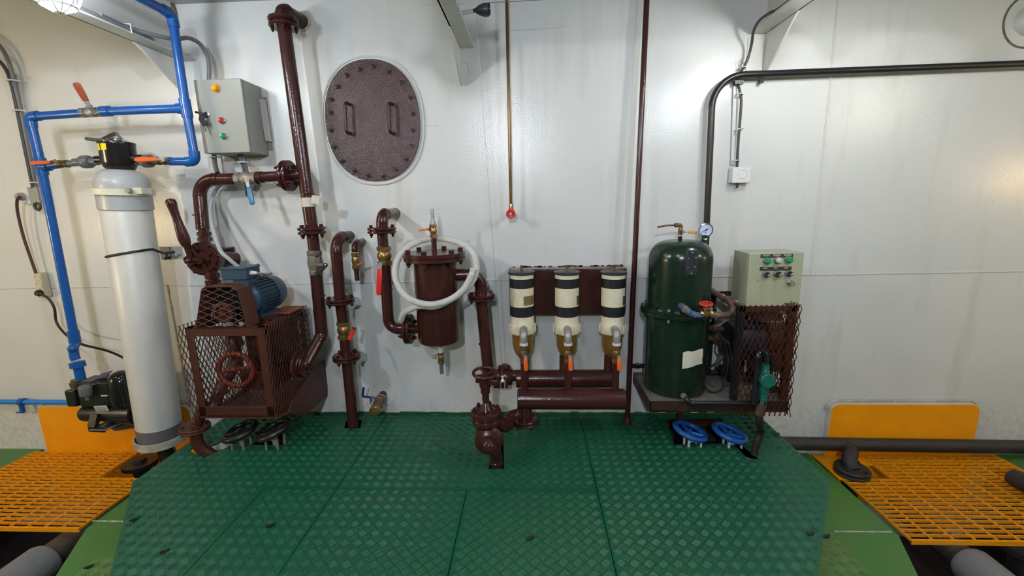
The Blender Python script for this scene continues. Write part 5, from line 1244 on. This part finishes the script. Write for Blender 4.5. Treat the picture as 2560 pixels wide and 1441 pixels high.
for z_ in (zfl-.012, zfl+.012): wf.lathe((xo_, -DO, z_), (0, 0, 1), [(-.010, Rf*.99), (-.008, Rf), (.008, Rf), (.010, Rf*.99)], 56)
wf.lathe((xo_, -DO, zfl), (0, 0, 1), [(-.01, Rf*.97), (.01, Rf*.97)], 48); wf.build('waist_flange', 'ows', t)
wfo = [o for o in bpy.data.objects if o.parent == t and o.name.startswith('waist_flange')][0]
for k in range(14): th = 2*PI*k/14+.12; inst(bolt_mesh(.0085, .05, 'ows' if k % 3 else 'steel'), 'bolt', wfo, (xo_+Rf*.93*math.cos(th), -DO+Rf*.93*math.sin(th), zfl))
gr = MB()
for th, l in ((-2.4, .05), (-1.9, .06), (-1.55, .04), (-1.15, .05)): gr.ball((xo_+Ru*1.08*math.cos(th), -DO+Ru*1.08*math.sin(th), zfl+.022), .012, 10, 6, (l/.02, 1.0, .25))
gr.build('paint_flake', 'grime', t)
# sight plate with six bolts
pc = P(1728, 658, DO+Ru*.97); nrm = V((pc.x-xo_, -.9*Ru, 0)).normalized(); rz_ = V((0, -1, 0)).rotation_difference(nrm).to_matrix()
sp = MB(); hx, hz = .034, .070; sp.box(pc, (hx*2, .014, hz*2), rz_); so = sp.build('sight_plate', mat('slate_black', (.022, .024, .032), .35, bump=.3, bscale=120), t, bevel=.002)
for x, z in ((.006, .80), (-.55, .36), (.6, .40), (-.6, -.36), (.55, -.32), (0, -.82)): inst(nut_mesh(.0075, .006, 'chrome'), 'bolt', so, pc + rz_ @ V((x*hx, -.007, z*hz)), nrm)
# paper sign taped on
ths = [math.radians(x) for x in (-6, 2, 10, 18, 26, 34)]; vs = []
for k, z_ in enumerate((oz(921), oz(908), oz(893), oz(880))):
    for j, th in enumerate(ths): jit = random.uniform(-.004, .004); rr = Ru*1.006+.002+random.uniform(0, .004); vs.append(V((xo_+rr*math.sin(th+.0), -DO-rr*math.cos(th), z_+jit+ (.004*j if k in (0,) else .002*j))))
pm = MB().add(vs, [[r*6+j, r*6+j+1, (r+1)*6+j+1, (r+1)*6+j] for r in range(3) for j in range(5)]); pm.build('paper_sign', 'paper', t, angle=80)
# top cock, lever, and pressure gauge
zt_ = zdt; cx, cy = P(1700, 596, DO).x, -DO
MB().cyl((cx, cy, zt_-.02), (cx, cy, zt_+.03), .012).build('vent_pipe', 'ows', t)
def tz(v): return P(1702, v, DO).z
MB().lathe((cx, cy, tz(588)), (0, 0, 1), [(-.006, .0125), (.0, .0125)], 14).build('thread_tape', 'whiteplastic', t)
ball_valve(t, (cx, cy, tz(576)), (0, 0, 1), .0125, .052, 'brass_dark')
e = MB().tube(smooth_path([V((cx, cy, tz(567))), V((cx, cy, tz(563))), V((cx-.03, cy-.005, tz(563)+.001))], .01), .0105, 14); e.lathe((cx-.02, cy-.004, tz(563)), (-1, -.1, 0), [(0, .013), (.016, .013)], 6); e.build('elbow', 'brass_dark', t)
pe = P(1644, 568, DO+.02); MB().tube(spline([V((cx-.03, cy-.005, tz(563))), P(1668, 564, DO+.01), pe]), .0058, 10).build('bleed_tube', mat('copper_tube', (.13, .07, .055), .35, metal=.5), t)
lever(t, V((cx+.012, cy-.024, tz(579))), V((cx+.082, cy-.03, tz(581))), (-.0, .018, 0), .017, .011, 'yellow_handle', 'steel', grip0=.28, wide=(0, -1, .2))
g = P(1764, 575, DO-.03); gx, gy, gz = g
MB().cyl((gx-.004, gy, zt_-.06), (gx-.004, gy, gz-.03), .015).build('gauge_stem', 'ows', t); MB().lathe((gx-.003, gy, gz-.052), (0, 0, 1), [(-.006, .0155), (.004, .0155)], 14).build('thread_tape', 'whiteplastic', t)
gn = V((-.22, -1, -.06)).normalized(); Rg = S(g, 34)/2
go = MB().lathe(g, gn, [(-.030, Rg*.6), (-.028, Rg*.93), (.0, Rg*.95), (.008, Rg), (.012, Rg), (.013, Rg*.88), (.006, Rg*.85)], 36, cap=False).build('gauge_case', 'chrome', t)
MB().lathe(g, gn, [(.0055, Rg*.86), (.0065, Rg*.86)], 36).build('dial', 'glass', go)
a_, b_, n_ = frame(gn); up_ = V((0, 0, 1)) - n_*n_.z; up_.normalize(); rt_ = up_.cross(n_)
rt_ = -rt_ if rt_.x < 0 else rt_
nd = MB(); dv = (rt_*-.8 - up_*.5).normalized(); nd.bar(g + n_*.0075 - dv*Rg*.32, g + n_*.0075 + dv*Rg*.72, .003, .0012, n_); nd.lathe(g + n_*.007, n_, [(0, .005), (.003, .005)], 12); nd.bar(g + n_*.0075 - dv*Rg*.38, g + n_*.0075 - dv*Rg*.1, .006, .0012, n_)
for k in range(21):
    an = math.radians(225-270*k/20); dr_2 = rt_*math.cos(an)+up_*math.sin(an); nd.bar(g + n_*.007 + dr_2*Rg*(.68 if k % 5 == 0 else .73), g + n_*.007 + dr_2*Rg*.79, .0011, .0006, n_)
nd.build('needle_and_scale', 'ink', go)
def text3(par, s, c, size, ux, uy, m, name='lettering', ext=.0004):
    cu = bpy.data.curves.new(name, 'FONT'); cu.body = s; cu.size = size; cu.align_x = 'CENTER'; cu.align_y = 'CENTER'; cu.extrude = ext
    cu.materials.append(M[m]); tmp = bpy.data.objects.new(name, cu); COL.objects.link(tmp); bpy.context.view_layer.update(); me = bpy.data.meshes.new_from_object(tmp.evaluated_get(bpy.context.evaluated_depsgraph_get())); bpy.data.objects.remove(tmp); bpy.data.curves.remove(cu)
    o = bpy.data.objects.new(name, me); COL.objects.link(o); ux = V(ux).normalized(); uy = V(uy).normalized(); un = ux.cross(uy)
    mt = Matrix.Identity(4)
    for i in range(3): mt[i][0], mt[i][1], mt[i][2], mt[i][3] = ux[i], uy[i], un[i], (V(c)-BASE[par.name])[i]
    o.parent = par; o.matrix_local = mt; BASE[o.name] = BASE[par.name]; return o
text3(go, 'MPa', g + n_*.0072 - up_*Rg*.42, .008, rt_, up_, 'ink')
# side valve with red wheel, taped elbows
zv = P(1765, 786, DO+.16).z; yv = -DO-.16; xv_ = P(1765, 786, DO+.16).x
def sv(u, v): return P(u, v, DO+.235)
MB().lathe(sv(1765, 786), (1, 0, 0), [(-.032, .018), (-.02, .018), (-.018, .014), (0, .019), (.018, .014), (.02, .018), (.034, .018)], 8).lathe(sv(1765, 786), (0, 0, 1), [(0, .017), (.012, .017), (.014, .013), (.022, .013), (.024, .018), (.036, .018), (.038, .008), (.055, .006)], 8).build('brass_valve', 'brass', t)
handwheel(t, sv(1765, 760), (-.05, -.12, 1), S(sv(1765, 760), 30)/2, .0045, 'red', 6, dish=.1, hub=.3)
MB().tube(spline([V((sv(1713, 772).x, -DO-Ru*.9, sv(1712, 772).z)), sv(1716, 775), sv(1727, 784), sv(1742, 788), sv(1757, 788)]), [.018]*8+[.0185]*8+[.0175]*8+[.016]*9, 14).build('taped_elbow', 'bluetape', t)
MB().ball(sv(1713, 774), .022, 14, 8).build('putty', 'grime', t)
MB().lathe(sv(1783, 788), (1, 0, 0), [(-.008, .019), (.006, .019)], 8).build('hose_clip', 'chrome', t)
MB().tube(spline([sv(1776, 787), sv(1800, 789), P(1822, 786, .40), P(1834, 772, .38), P(1826, 757, .34), P(1808, 746, .28), P(1790, 734, .22), P(1772, 722, .18)]), [.018]*24+[.0195]*8+[.019]*8+[.017]*16+[.017], 14).build('hose_bend', 'browntape', t)
MB().lathe(P(1805, 744, .265), (.8, .2, -.5), [(-.006, .021), (.006, .021)], 14).build('hose_clip', 'whiteplastic', t)
for v, d in ((822, .20), (846, .24)):
    a = P(1768, v-2, d); b_2 = P(1806, v+2, d); MB().cyl(a - V((.06, 0, 0)), b_2, .020).build('side_stub', 'brown_dull', t); MB().lathe(P(1786, v, d), (1, 0, 0), [(-.012, .024), (.012, .024)], 6).build('brass_nut', 'brass_dark', t)
# black drain pipe along the front
zd = P(1800, 1004, DO+.2).z; yd = -DO-.225
dx0, dx1 = P(1712, 1004, DO+.2).x, P(1890, 1007, DO+.2).x
MB().tube(smooth_path([V((dx0, -DO-Ru*.9, zd+.03)), V((dx0, yd, zd+.025)), V((dx0+.02, yd, zd)), V((dx1, yd, zd))], .03), .014, 14).build('drain_pipe', 'black', t)
q = MB(); q.ball(P(1709, 991, DO+.2), .019, 14, 8); q.build('putty', 'grime', t)
for u in (1724, ): MB().lathe(V((P(u, 1004, DO+.2).x, yd, zd)), (1, 0, 0), [(0, .018), (.012, .018)], 8).build('pipe_nut', 'black', t)

# ---- skid tray of the separator
zt2 = P(1760, 1008, .46).z; zb2 = P(1760, 1031, .46).z; sx0 = P(1625, 1010, .46).x; sx1 = P(1970, 1020, .46).x
t = thing('skid_tray', 'dark maroon angle-iron skid on the wall carrying the green separator tank', 'skid', ((sx0+sx1)/2, -.25, zb2))
zt2 = oz(1000)-.002
for y_ in (-.46, -.03): MB().box2((sx0, y_, zb2), (sx1, y_+(.008 if y_ < -.1 else -.008), zt2)).build('skid_rail', 'rail', t, bevel=.002)
for x_ in (sx0, sx1-.008): MB().box2((x_, -.46, zb2), (x_+.008, -.03, zt2)).build('skid_rail', 'rail', t, bevel=.002)
q = MB(); q.box2((sx0, -.46, zt2-.004), (sx1, -.03, zt2+.002)); q.build('tray_sheet', 'grime', t)
MB().box2((sx0+.01, -.46, zb2), (sx0+.16, -.40, zb2+.008)).build('rust_foot', 'rust', t)
for x_ in (P(1704, 1040, .12).x, ): MB().box2((x_-.016, -.06, -.1), (x_+.016, -.10, zb2)).build('skid_leg', 'brown_dull', t)
b = P(1596, 946, .1); MB().cyl((sx0-.02, -.06, zt2+.06), (sx0+.14, -.06, zt2+.06), .014).build('bolt_bar', 'black', t); MB().hexa((sx0+.01, -.06, zt2+.06), (sx0+.03, -.06, zt2+.06), .022).build('bolt', 'chrome', t)
q = MB(); x_ = P(1860, 900, .1).x; q.box2((x_-.02, -.03, zt2), (x_+.02, -.07, zt2+.5)); q.build('skid_post', 'black', t)
MB().box2((P(1765, 960, .1).x, -.03, P(1765, 968, .1).z), (P(1840, 960, .1).x, -.09, P(1765, 935, .1).z)).build('cross_rail', 'black', t)

# ---- pump and motor behind the right cage
t = thing('separator_pump', 'black motor and rust-brown pump half hidden behind the right mesh guard', 'pump', P(1880, 1000, .25))
mc = P(1822, 845, .22); mq = P(1900, 850, .22)
MB().lathe(mc, (1, 0, 0), [(-.02, .05), (-.01, .10), (.04, .112), (.17, .112), (.19, .08)], 30).build('motor_body', mat('dark_blue_black', (.014, .017, .030), .35), t)
q = MB(); q.lathe(mc + V((.19, 0, 0)), (1, 0, 0), [(0, .07), (.02, .095), (.14, .095), (.16, .06)], 26); q.box2(mc + V((.19, -.06, -.20)), mc + V((.36, .06, -.06))); q.build('pump_casing', 'brown_dull', t, bevel=.004)
MB().box2(P(1868, 905, .2) + V((0, .08, 0)), P(1945, 888, .2) - V((0, .12, 0))).build('pump_shelf', 'brown_dull', t)
q = MB(); q.box2(P(1868, 790, .2) + V((0, .08, 0)), P(1930, 772, .2) - V((0, .12, 0))); q.build('pump_shelf', 'brown_dull', t)
q = MB(); q.box2(P(1870, 900, .15), P(1902, 1000, .28)); q.lathe(P(1925, 985, .3), (0, -1, 0), [(0, .07), (.06, .07)], 20); q.build('pump_foot', 'ows', t)
q = MB(); q.lathe(P(1827, 930, .2), (0, 0, 1), [(-.06, .02), (.03, .02)], 12); q.box(P(1812, 925, .2), (.07, .06, .05)); q.build('float_switch', 'black', t, bevel=.004)
t = thing('pump_cables', 'loops of thin black cable between the green tank and the right pump', 'cables', P(1800, 850, .25))
for pts, r_ in (([(1766, 830, .2), (1778, 836, .26), (1795, 830, .3), (1806, 845, .28), (1800, 870, .28), (1808, 888, .28), (1800, 905, .30), (1772, 922, .3), (1764, 935, .26)], .0055),
    ([(1768, 848, .2), (1784, 842, .25), (1790, 828, .28), (1800, 838, .3), (1815, 870, .3), (1818, 920, .3), (1812, 950, .3), (1806, 972, .33), (1785, 982, .36), (1766, 972, .36), (1760, 955, .3)], .0055),
    ([(1812, 850, .3), (1812, 880, .26), (1810, 930, .24)], .010), ([(1776, 848, .25), (1800, 850, .27), (1822, 860, .3), (1826, 900, .3), (1826, 935, .3)], .007)):
    MB().tube(spline([P(*q) for q in pts]), r_, 8).build('cable', 'rubber', t)
# ---- expanded-metal guard and its frame
t = thing('mesh_guard', 'maroon expanded-metal guard hung below the pale green panel', 'guard', P(1920, 1030, .42))
DGd = .478; gx0_, gx1_ = P(1857, 900, DGd).x, P(1990, 900, DGd).x; gz1, gz0 = P(1930, 768, DGd).z, P(1930, 1036, DGd).z
gx0_ = P(1852, 770, DGd).x*.5 + P(1836, 1035, DGd).x*.5; gx1_ = P(2003, 768, DGd).x*.5+P(1968, 1035, DGd).x*.5
expanded(MB(), V((gx0_, -DGd, gz0)), (1, 0, 0), (0, 0, 1), gx1_-gx0_, gz1-gz0, .029, .068, .0024, .012).build('mesh_panel', 'brown_dull', t, smooth=False, stuff=True)
expanded(MB(), V((gx1_+.004, -DGd-.01, gz0)), (0, 1, 0), (0, 0, 1), DGd-.05, gz1-gz0, .029, .068, .0024, .012).build('mesh_panel', 'brown_dull', t, smooth=False, stuff=True)
for (x_, y_) in ((gx0_+.01, -DGd+.035), (gx1_-.02, -DGd+.035), (gx1_-.02, -.06), (gx0_+.01, -.06)): MB().box2((x_-.018, y_-.015, zt2-.02), (x_+.018, y_+.015, gz1-.005)).build('frame_post', 'black' if x_ < gx1_-.1 else 'brown_dull', t)  # left posts black: shade inside the guard put into their colour
q = MB(); q.box2((gx0_, -DGd+.02, gz1-.03), (gx1_, -DGd+.026, gz1)); q.box2((gx0_, -.04, gz1-.03), (gx1_, -.046, gz1)); q.box2((gx0_, -DGd+.02, gz1-.006), (gx0_+.03, -.04, gz1)); q.box2((gx1_-.03, -DGd+.02, gz1-.006), (gx1_, -.04, gz1)); q.build('frame_bar', 'brown_dull', t)
MB().prism([P(1835, 752, .3), P(1846, 752, .3), P(1848, 781, .3), P(1838, 780, .3)], (0, .006, 0)).build('board_scrap', 'beige', t)
# ---- pale green control panel
fx0, fx1 = (P(1875, 640, .38).x+P(1862, 770, .38).x)/2, (P(2010, 625, .38).x+P(1996, 768, .38).x)/2; fz1 = P(1940, 633, .38).z; fz0 = P(1930, 769, .38).z
t = thing('switch_cabinet', 'pale green control panel with three lamps and three switches, on the right mesh guard', 'control panel', ((fx0+fx1)/2, -.28, fz0))
MB().box2((fx0, -.19, fz0), (fx1, -.362, fz1)).build('box_body', 'panel', t, bevel=.003)
dr_ = MB().box2((fx0-.001, -.366, fz0-.001), (fx1+.001, -.385, fz1+.001)).build('door', 'panel', t, bevel=.004)
pw = fx1-fx0; ph_ = fz1-fz0
def pp(u, v): return V((P(u, v, .386).x, -.386, P(u, v, .386).z))
for (u0, v0, u1, v1, txt) in ((1902, 636, 1982, 644, ('油泵运行', '电源指示', '加热指示')), (1900, 668, 1978, 676, ('手动', '停止', '自动'))):
    a, b = pp(u0, v0), pp(u1, v1); zc = (a.z+b.z)/2
    lp = MB().box2((a.x, -.3855, zc-.0105), (b.x, -.3875, zc+.0105)).build('name_plate', 'ink', dr_, smooth=False)
    for k in range(3):
        cx_ = a.x+(b.x-a.x)*(k+.5)/3
        text3(lp, txt[k], (cx_, -.3878, zc+.0028), .0105, (1, 0, 0), (0, 0, 1), 'whiteplastic')
for u, v, m_ in ((1916, 652, 'lampgreen'), (1943, 650.5, 'lampwhite'), (1970, 649, 'lampgreen')): push(dr_, pp(u, v), .0165, m_, 'chrome', .024)
for u, v in ((1913, 686), (1941, 685), (1969, 684)):
    p = pp(u, v); MB().lathe(p, (0, -1, 0), [(0, .018), (.008, .0175), (.010, .014), (.022, .0135)], 20).build('switch_bezel', 'greycable', dr_)
    rm = Matrix.Rotation(math.radians(-40), 3, 'Y'); k = MB(); k.box(p + V((0, -.028, 0)), (.030, .020, .012), rm); k.lathe(p + V((0, -.018, 0)), (0, -1, 0), [(0, .0155), (.008, .015)], 18); k.build('rotary_switch', 'rubber', dr_, bevel=.002)
    MB().box(p + rm @ V((.004, -.0385, 0)), (.020, .002, .004), rm).build('pointer', 'whiteplastic', dr_)
p = pp(1972, 707); MB().lathe(p, (0, -1, 0), [(0, .015), (.012, .0145), (.016, .009)], 18).build('door_lock', 'chrome', dr_)
q = MB(); q.box(p + V((.0, -.022, -.002)), (.006, .018, .024)); q.torus(p + V((.008, -.034, .003)), (1, .2, 0), .011, .003, 18, 6); q.build('key', 'steel', dr_)
MB().lathe(pp(1895, 703), (0, -1, 0), [(0, .003), (.001, .002)], 8).build('chip', 'ink', dr_)
# ---- teal check valve with its black pipes in front of the guard
DT2 = .535; t = thing('check_valve', 'teal green valve with a round cap and black fittings, in front of the mesh guard', 'valve', P(1905, 1030, DT2))
c0, c1 = P(1914, 912, DT2), P(1906, 1002, DT2); axv = (c0-c1).normalized(); rv = SC(c0, 22)/2
MB().lathe(c1, axv, [(0, rv*1.1), ((c0-c1).length*.22, rv*1.1), ((c0-c1).length*.24, rv*1.3), ((c0-c1).length*.3, rv*1.3), ((c0-c1).length*.45, rv*1.55), ((c0-c1).length*.72, rv*1.4), ((c0-c1).length*.78, rv*1.1), ((c0-c1).length*.84, rv*1.1), ((c0-c1).length*.86, rv*.98), ((c0-c1).length, rv*.98)], 22).build('valve_body', 'teal', t)
cc_ = P(1914, 950, DT2+.03); MB().lathe(cc_, (.02, -1, .05), [(-.02, S(cc_, 30)/2), (.012, S(cc_, 33)/2), (.014, S(cc_, 37)/2), (.026, S(cc_, 37)/2), (.030, S(cc_, 33)/2)], 30).build('round_cap', 'teal', t)
MB().lathe(c1, axv, [(-.012, rv*1.15), (.004, rv*1.15)], 20).build('clamp_ring', 'chrome', t)
h0, h1 = P(1905, 1010, DT2), P(1898, 1032, DT2); MB().lathe(h0, h1-h0, [(-.004, rv*1.2), ((h1-h0).length, rv*1.22), ((h1-h0).length+.012, rv*1.24)], 20).build('hose_socket', mat('brown_hose', (.065, .038, .022), .5, bump=.2), t)
b0 = P(1895, 905, DT2+.01); b1 = P(1886, 1000, DT2+.01)
MB().cyl(b0, b1, .016).build('pipe', 'black', t)
fm = MB(); fm.lathe(b0, (b1-b0), [(-.03, .017), (-.028, .021), (-.005, .021), (0, .018), (.01, .018), (.012, .022), (.03, .022), (.032, .017)], 8)
fm.tube(smooth_path([b0 + (b0-b1).normalized()*.02, P(1896, 882, DT2), P(1912, 882, DT2), P(1914, 905, DT2)], .02), .017, 14); fm.lathe(P(1904, 882, DT2), (1, 0, 0), [(-.012, .024), (.012, .024)], 8); fm.lathe(P(1922, 890, DT2-.02), (0, 0, 1), [(-.02, .016), (.01, .018)], 8); fm.build('pipe_fitting', mat('wet_black', (.010, .010, .011), .14, bump=.2), t)
fm = MB(); fm.lathe(P(1886, 1002, DT2), axv, [(-.02, .02), (.02, .02)], 10); fm.build('tee_fitting', 'black', t)
MB().tube(spline([P(1925, 893, DT2-.03), P(1928, 915, DT2-.06), P(1924, 960, DT2-.08)]), .012, 10).build('pipe', 'black', t)
pts = [h1, P(1899, 1060, DT2), P(1902, 1080, .49), P(1893, 1105, .49), P(1887, 1130, .49), V((F(1886, 1140).x, F(1886, 1140).y, -.08))]
MB().tube(spline(pts), SC(P(1900, 1070, DT2), 20)/2, 14).build('hose', 'rubber', t)
# ---- two blue wheels in the floor cut-out
floor_wheel('valve_wheel', 'blue handwheel in the floor cut-out, the one farther from the black hose', 1725, 1078, .36, .090, 'bluewheel', 1725, (.30, -.05, 1), 3)
floor_wheel('valve_wheel', 'blue handwheel in the floor cut-out, the one nearer the black hose', 1824, 1083, .37, .090, 'bluewheel', 1824, (.30, -.05, 1), 3)
t = thing('floor_angle', 'maroon angle bar across the back of the floor cut-out behind the blue wheels', 'bar', F(1730, 1045))
MB().box2((F(1662, 1050).x-.02, -.02, -.035), (F(1800, 1048).x+.03, -.10, -.022)).build('angle_bar', 'brown_dull', t)

# ---- thick black pipe on the right with its flanged branch
zp_ = -.165; a = P(1930, 1108, .10); b = P(2640, 1124, .10) + V((1.1, 0, 0)); rb = S(P(2250, 1112, .1), 33)/2
t = thing('ballast_pipe', 'thick black pipe along the foot of the wall at the right, with a flanged branch', 'pipe', P(2120, 1112, .1))
MB().cyl(a - V((.2, 0, 0)), b, rb, seg=24).build('pipe', 'blackpipe', t)
br0 = P(2106, 1114, .10); f0 = F(2130, 1178, -.255); br = S(f0, 36)/2
MB().tube(spline([br0, br0 + V((.012, -.06, -.005)), V((f0.x-.004, f0.y+.03, -.20)), V((f0.x, f0.y, -.24))]), br*.92, 20).build('branch', 'blackpipe', t)
flange(t, (f0.x, f0.y, -.252), (0, 0, 1), S(f0, 84)/2*.9, .046, 'blackpipe', nb=4, br=.011, ph=.6)
MB().cyl((f0.x, f0.y, -.27), (f0.x, f0.y, -.6), br).build('drop', 'blackpipe', t)
# ---- pipes in the open side bilges at the bottom corners
def bilge_pipe(u0, v0, u1, v1, wpx, cu, cv, cw, label):
    z_ = -.42; a = F(u0, v0, z_); xx = a.x; r_ = S(a, wpx)/2*.8; t = thing('bilge_pipe', label, 'pipe', (xx, -1., z_))
    y1 = F(cu, cv, z_).y
    MB().cyl((xx, -.35, z_), (xx, -1.9, z_), r_, seg=28).build('pipe', 'steelpipe', t)
    MB().lathe((xx, y1, z_), (0, -1, 0), [(0, r_*1.0), (.01, r_*1.30), (.03, r_*1.42), (.5, r_*1.42)], 32).build('lagged_end', 'greycap', t)
bilge_pipe(160, 1368, 40, 1441, 78, 112, 1398, 0, 'dark steel pipe with a grey lagged end in the open bilge, bottom left corner')
bilge_pipe(2372, 1368, 2470, 1441, 78, 2432, 1405, 0, 'dark steel pipe with a grey lagged end in the open bilge, bottom right corner')
e = F(2540, 1192, -.18); t = thing('pipe_end', 'black capped pipe end lying over the right grating, at the edge of the picture', 'pipe', e)
re = .052; e = F(2536, 1196, -.20)
MB().lathe((e.x, e.y+.03, e.z), (.12, -1, 0), [(0, re*.5), (.012, re*.86), (.035, re), (1.2, re)], 24).build('pipe', 'blackpipe', t)
c = F(2580, 1370, -.50); t = thing('bilge_flange', 'dark round flange down in the open bilge at the right edge', 'flange', c)
MB().lathe(c, (0, 0, 1), [(-.3, .08), (-.02, .08), (-.02, .15), (.015, .15), (.015, .09), (.0, .085)], 36).build('flange_ring', 'blackpipe', t)
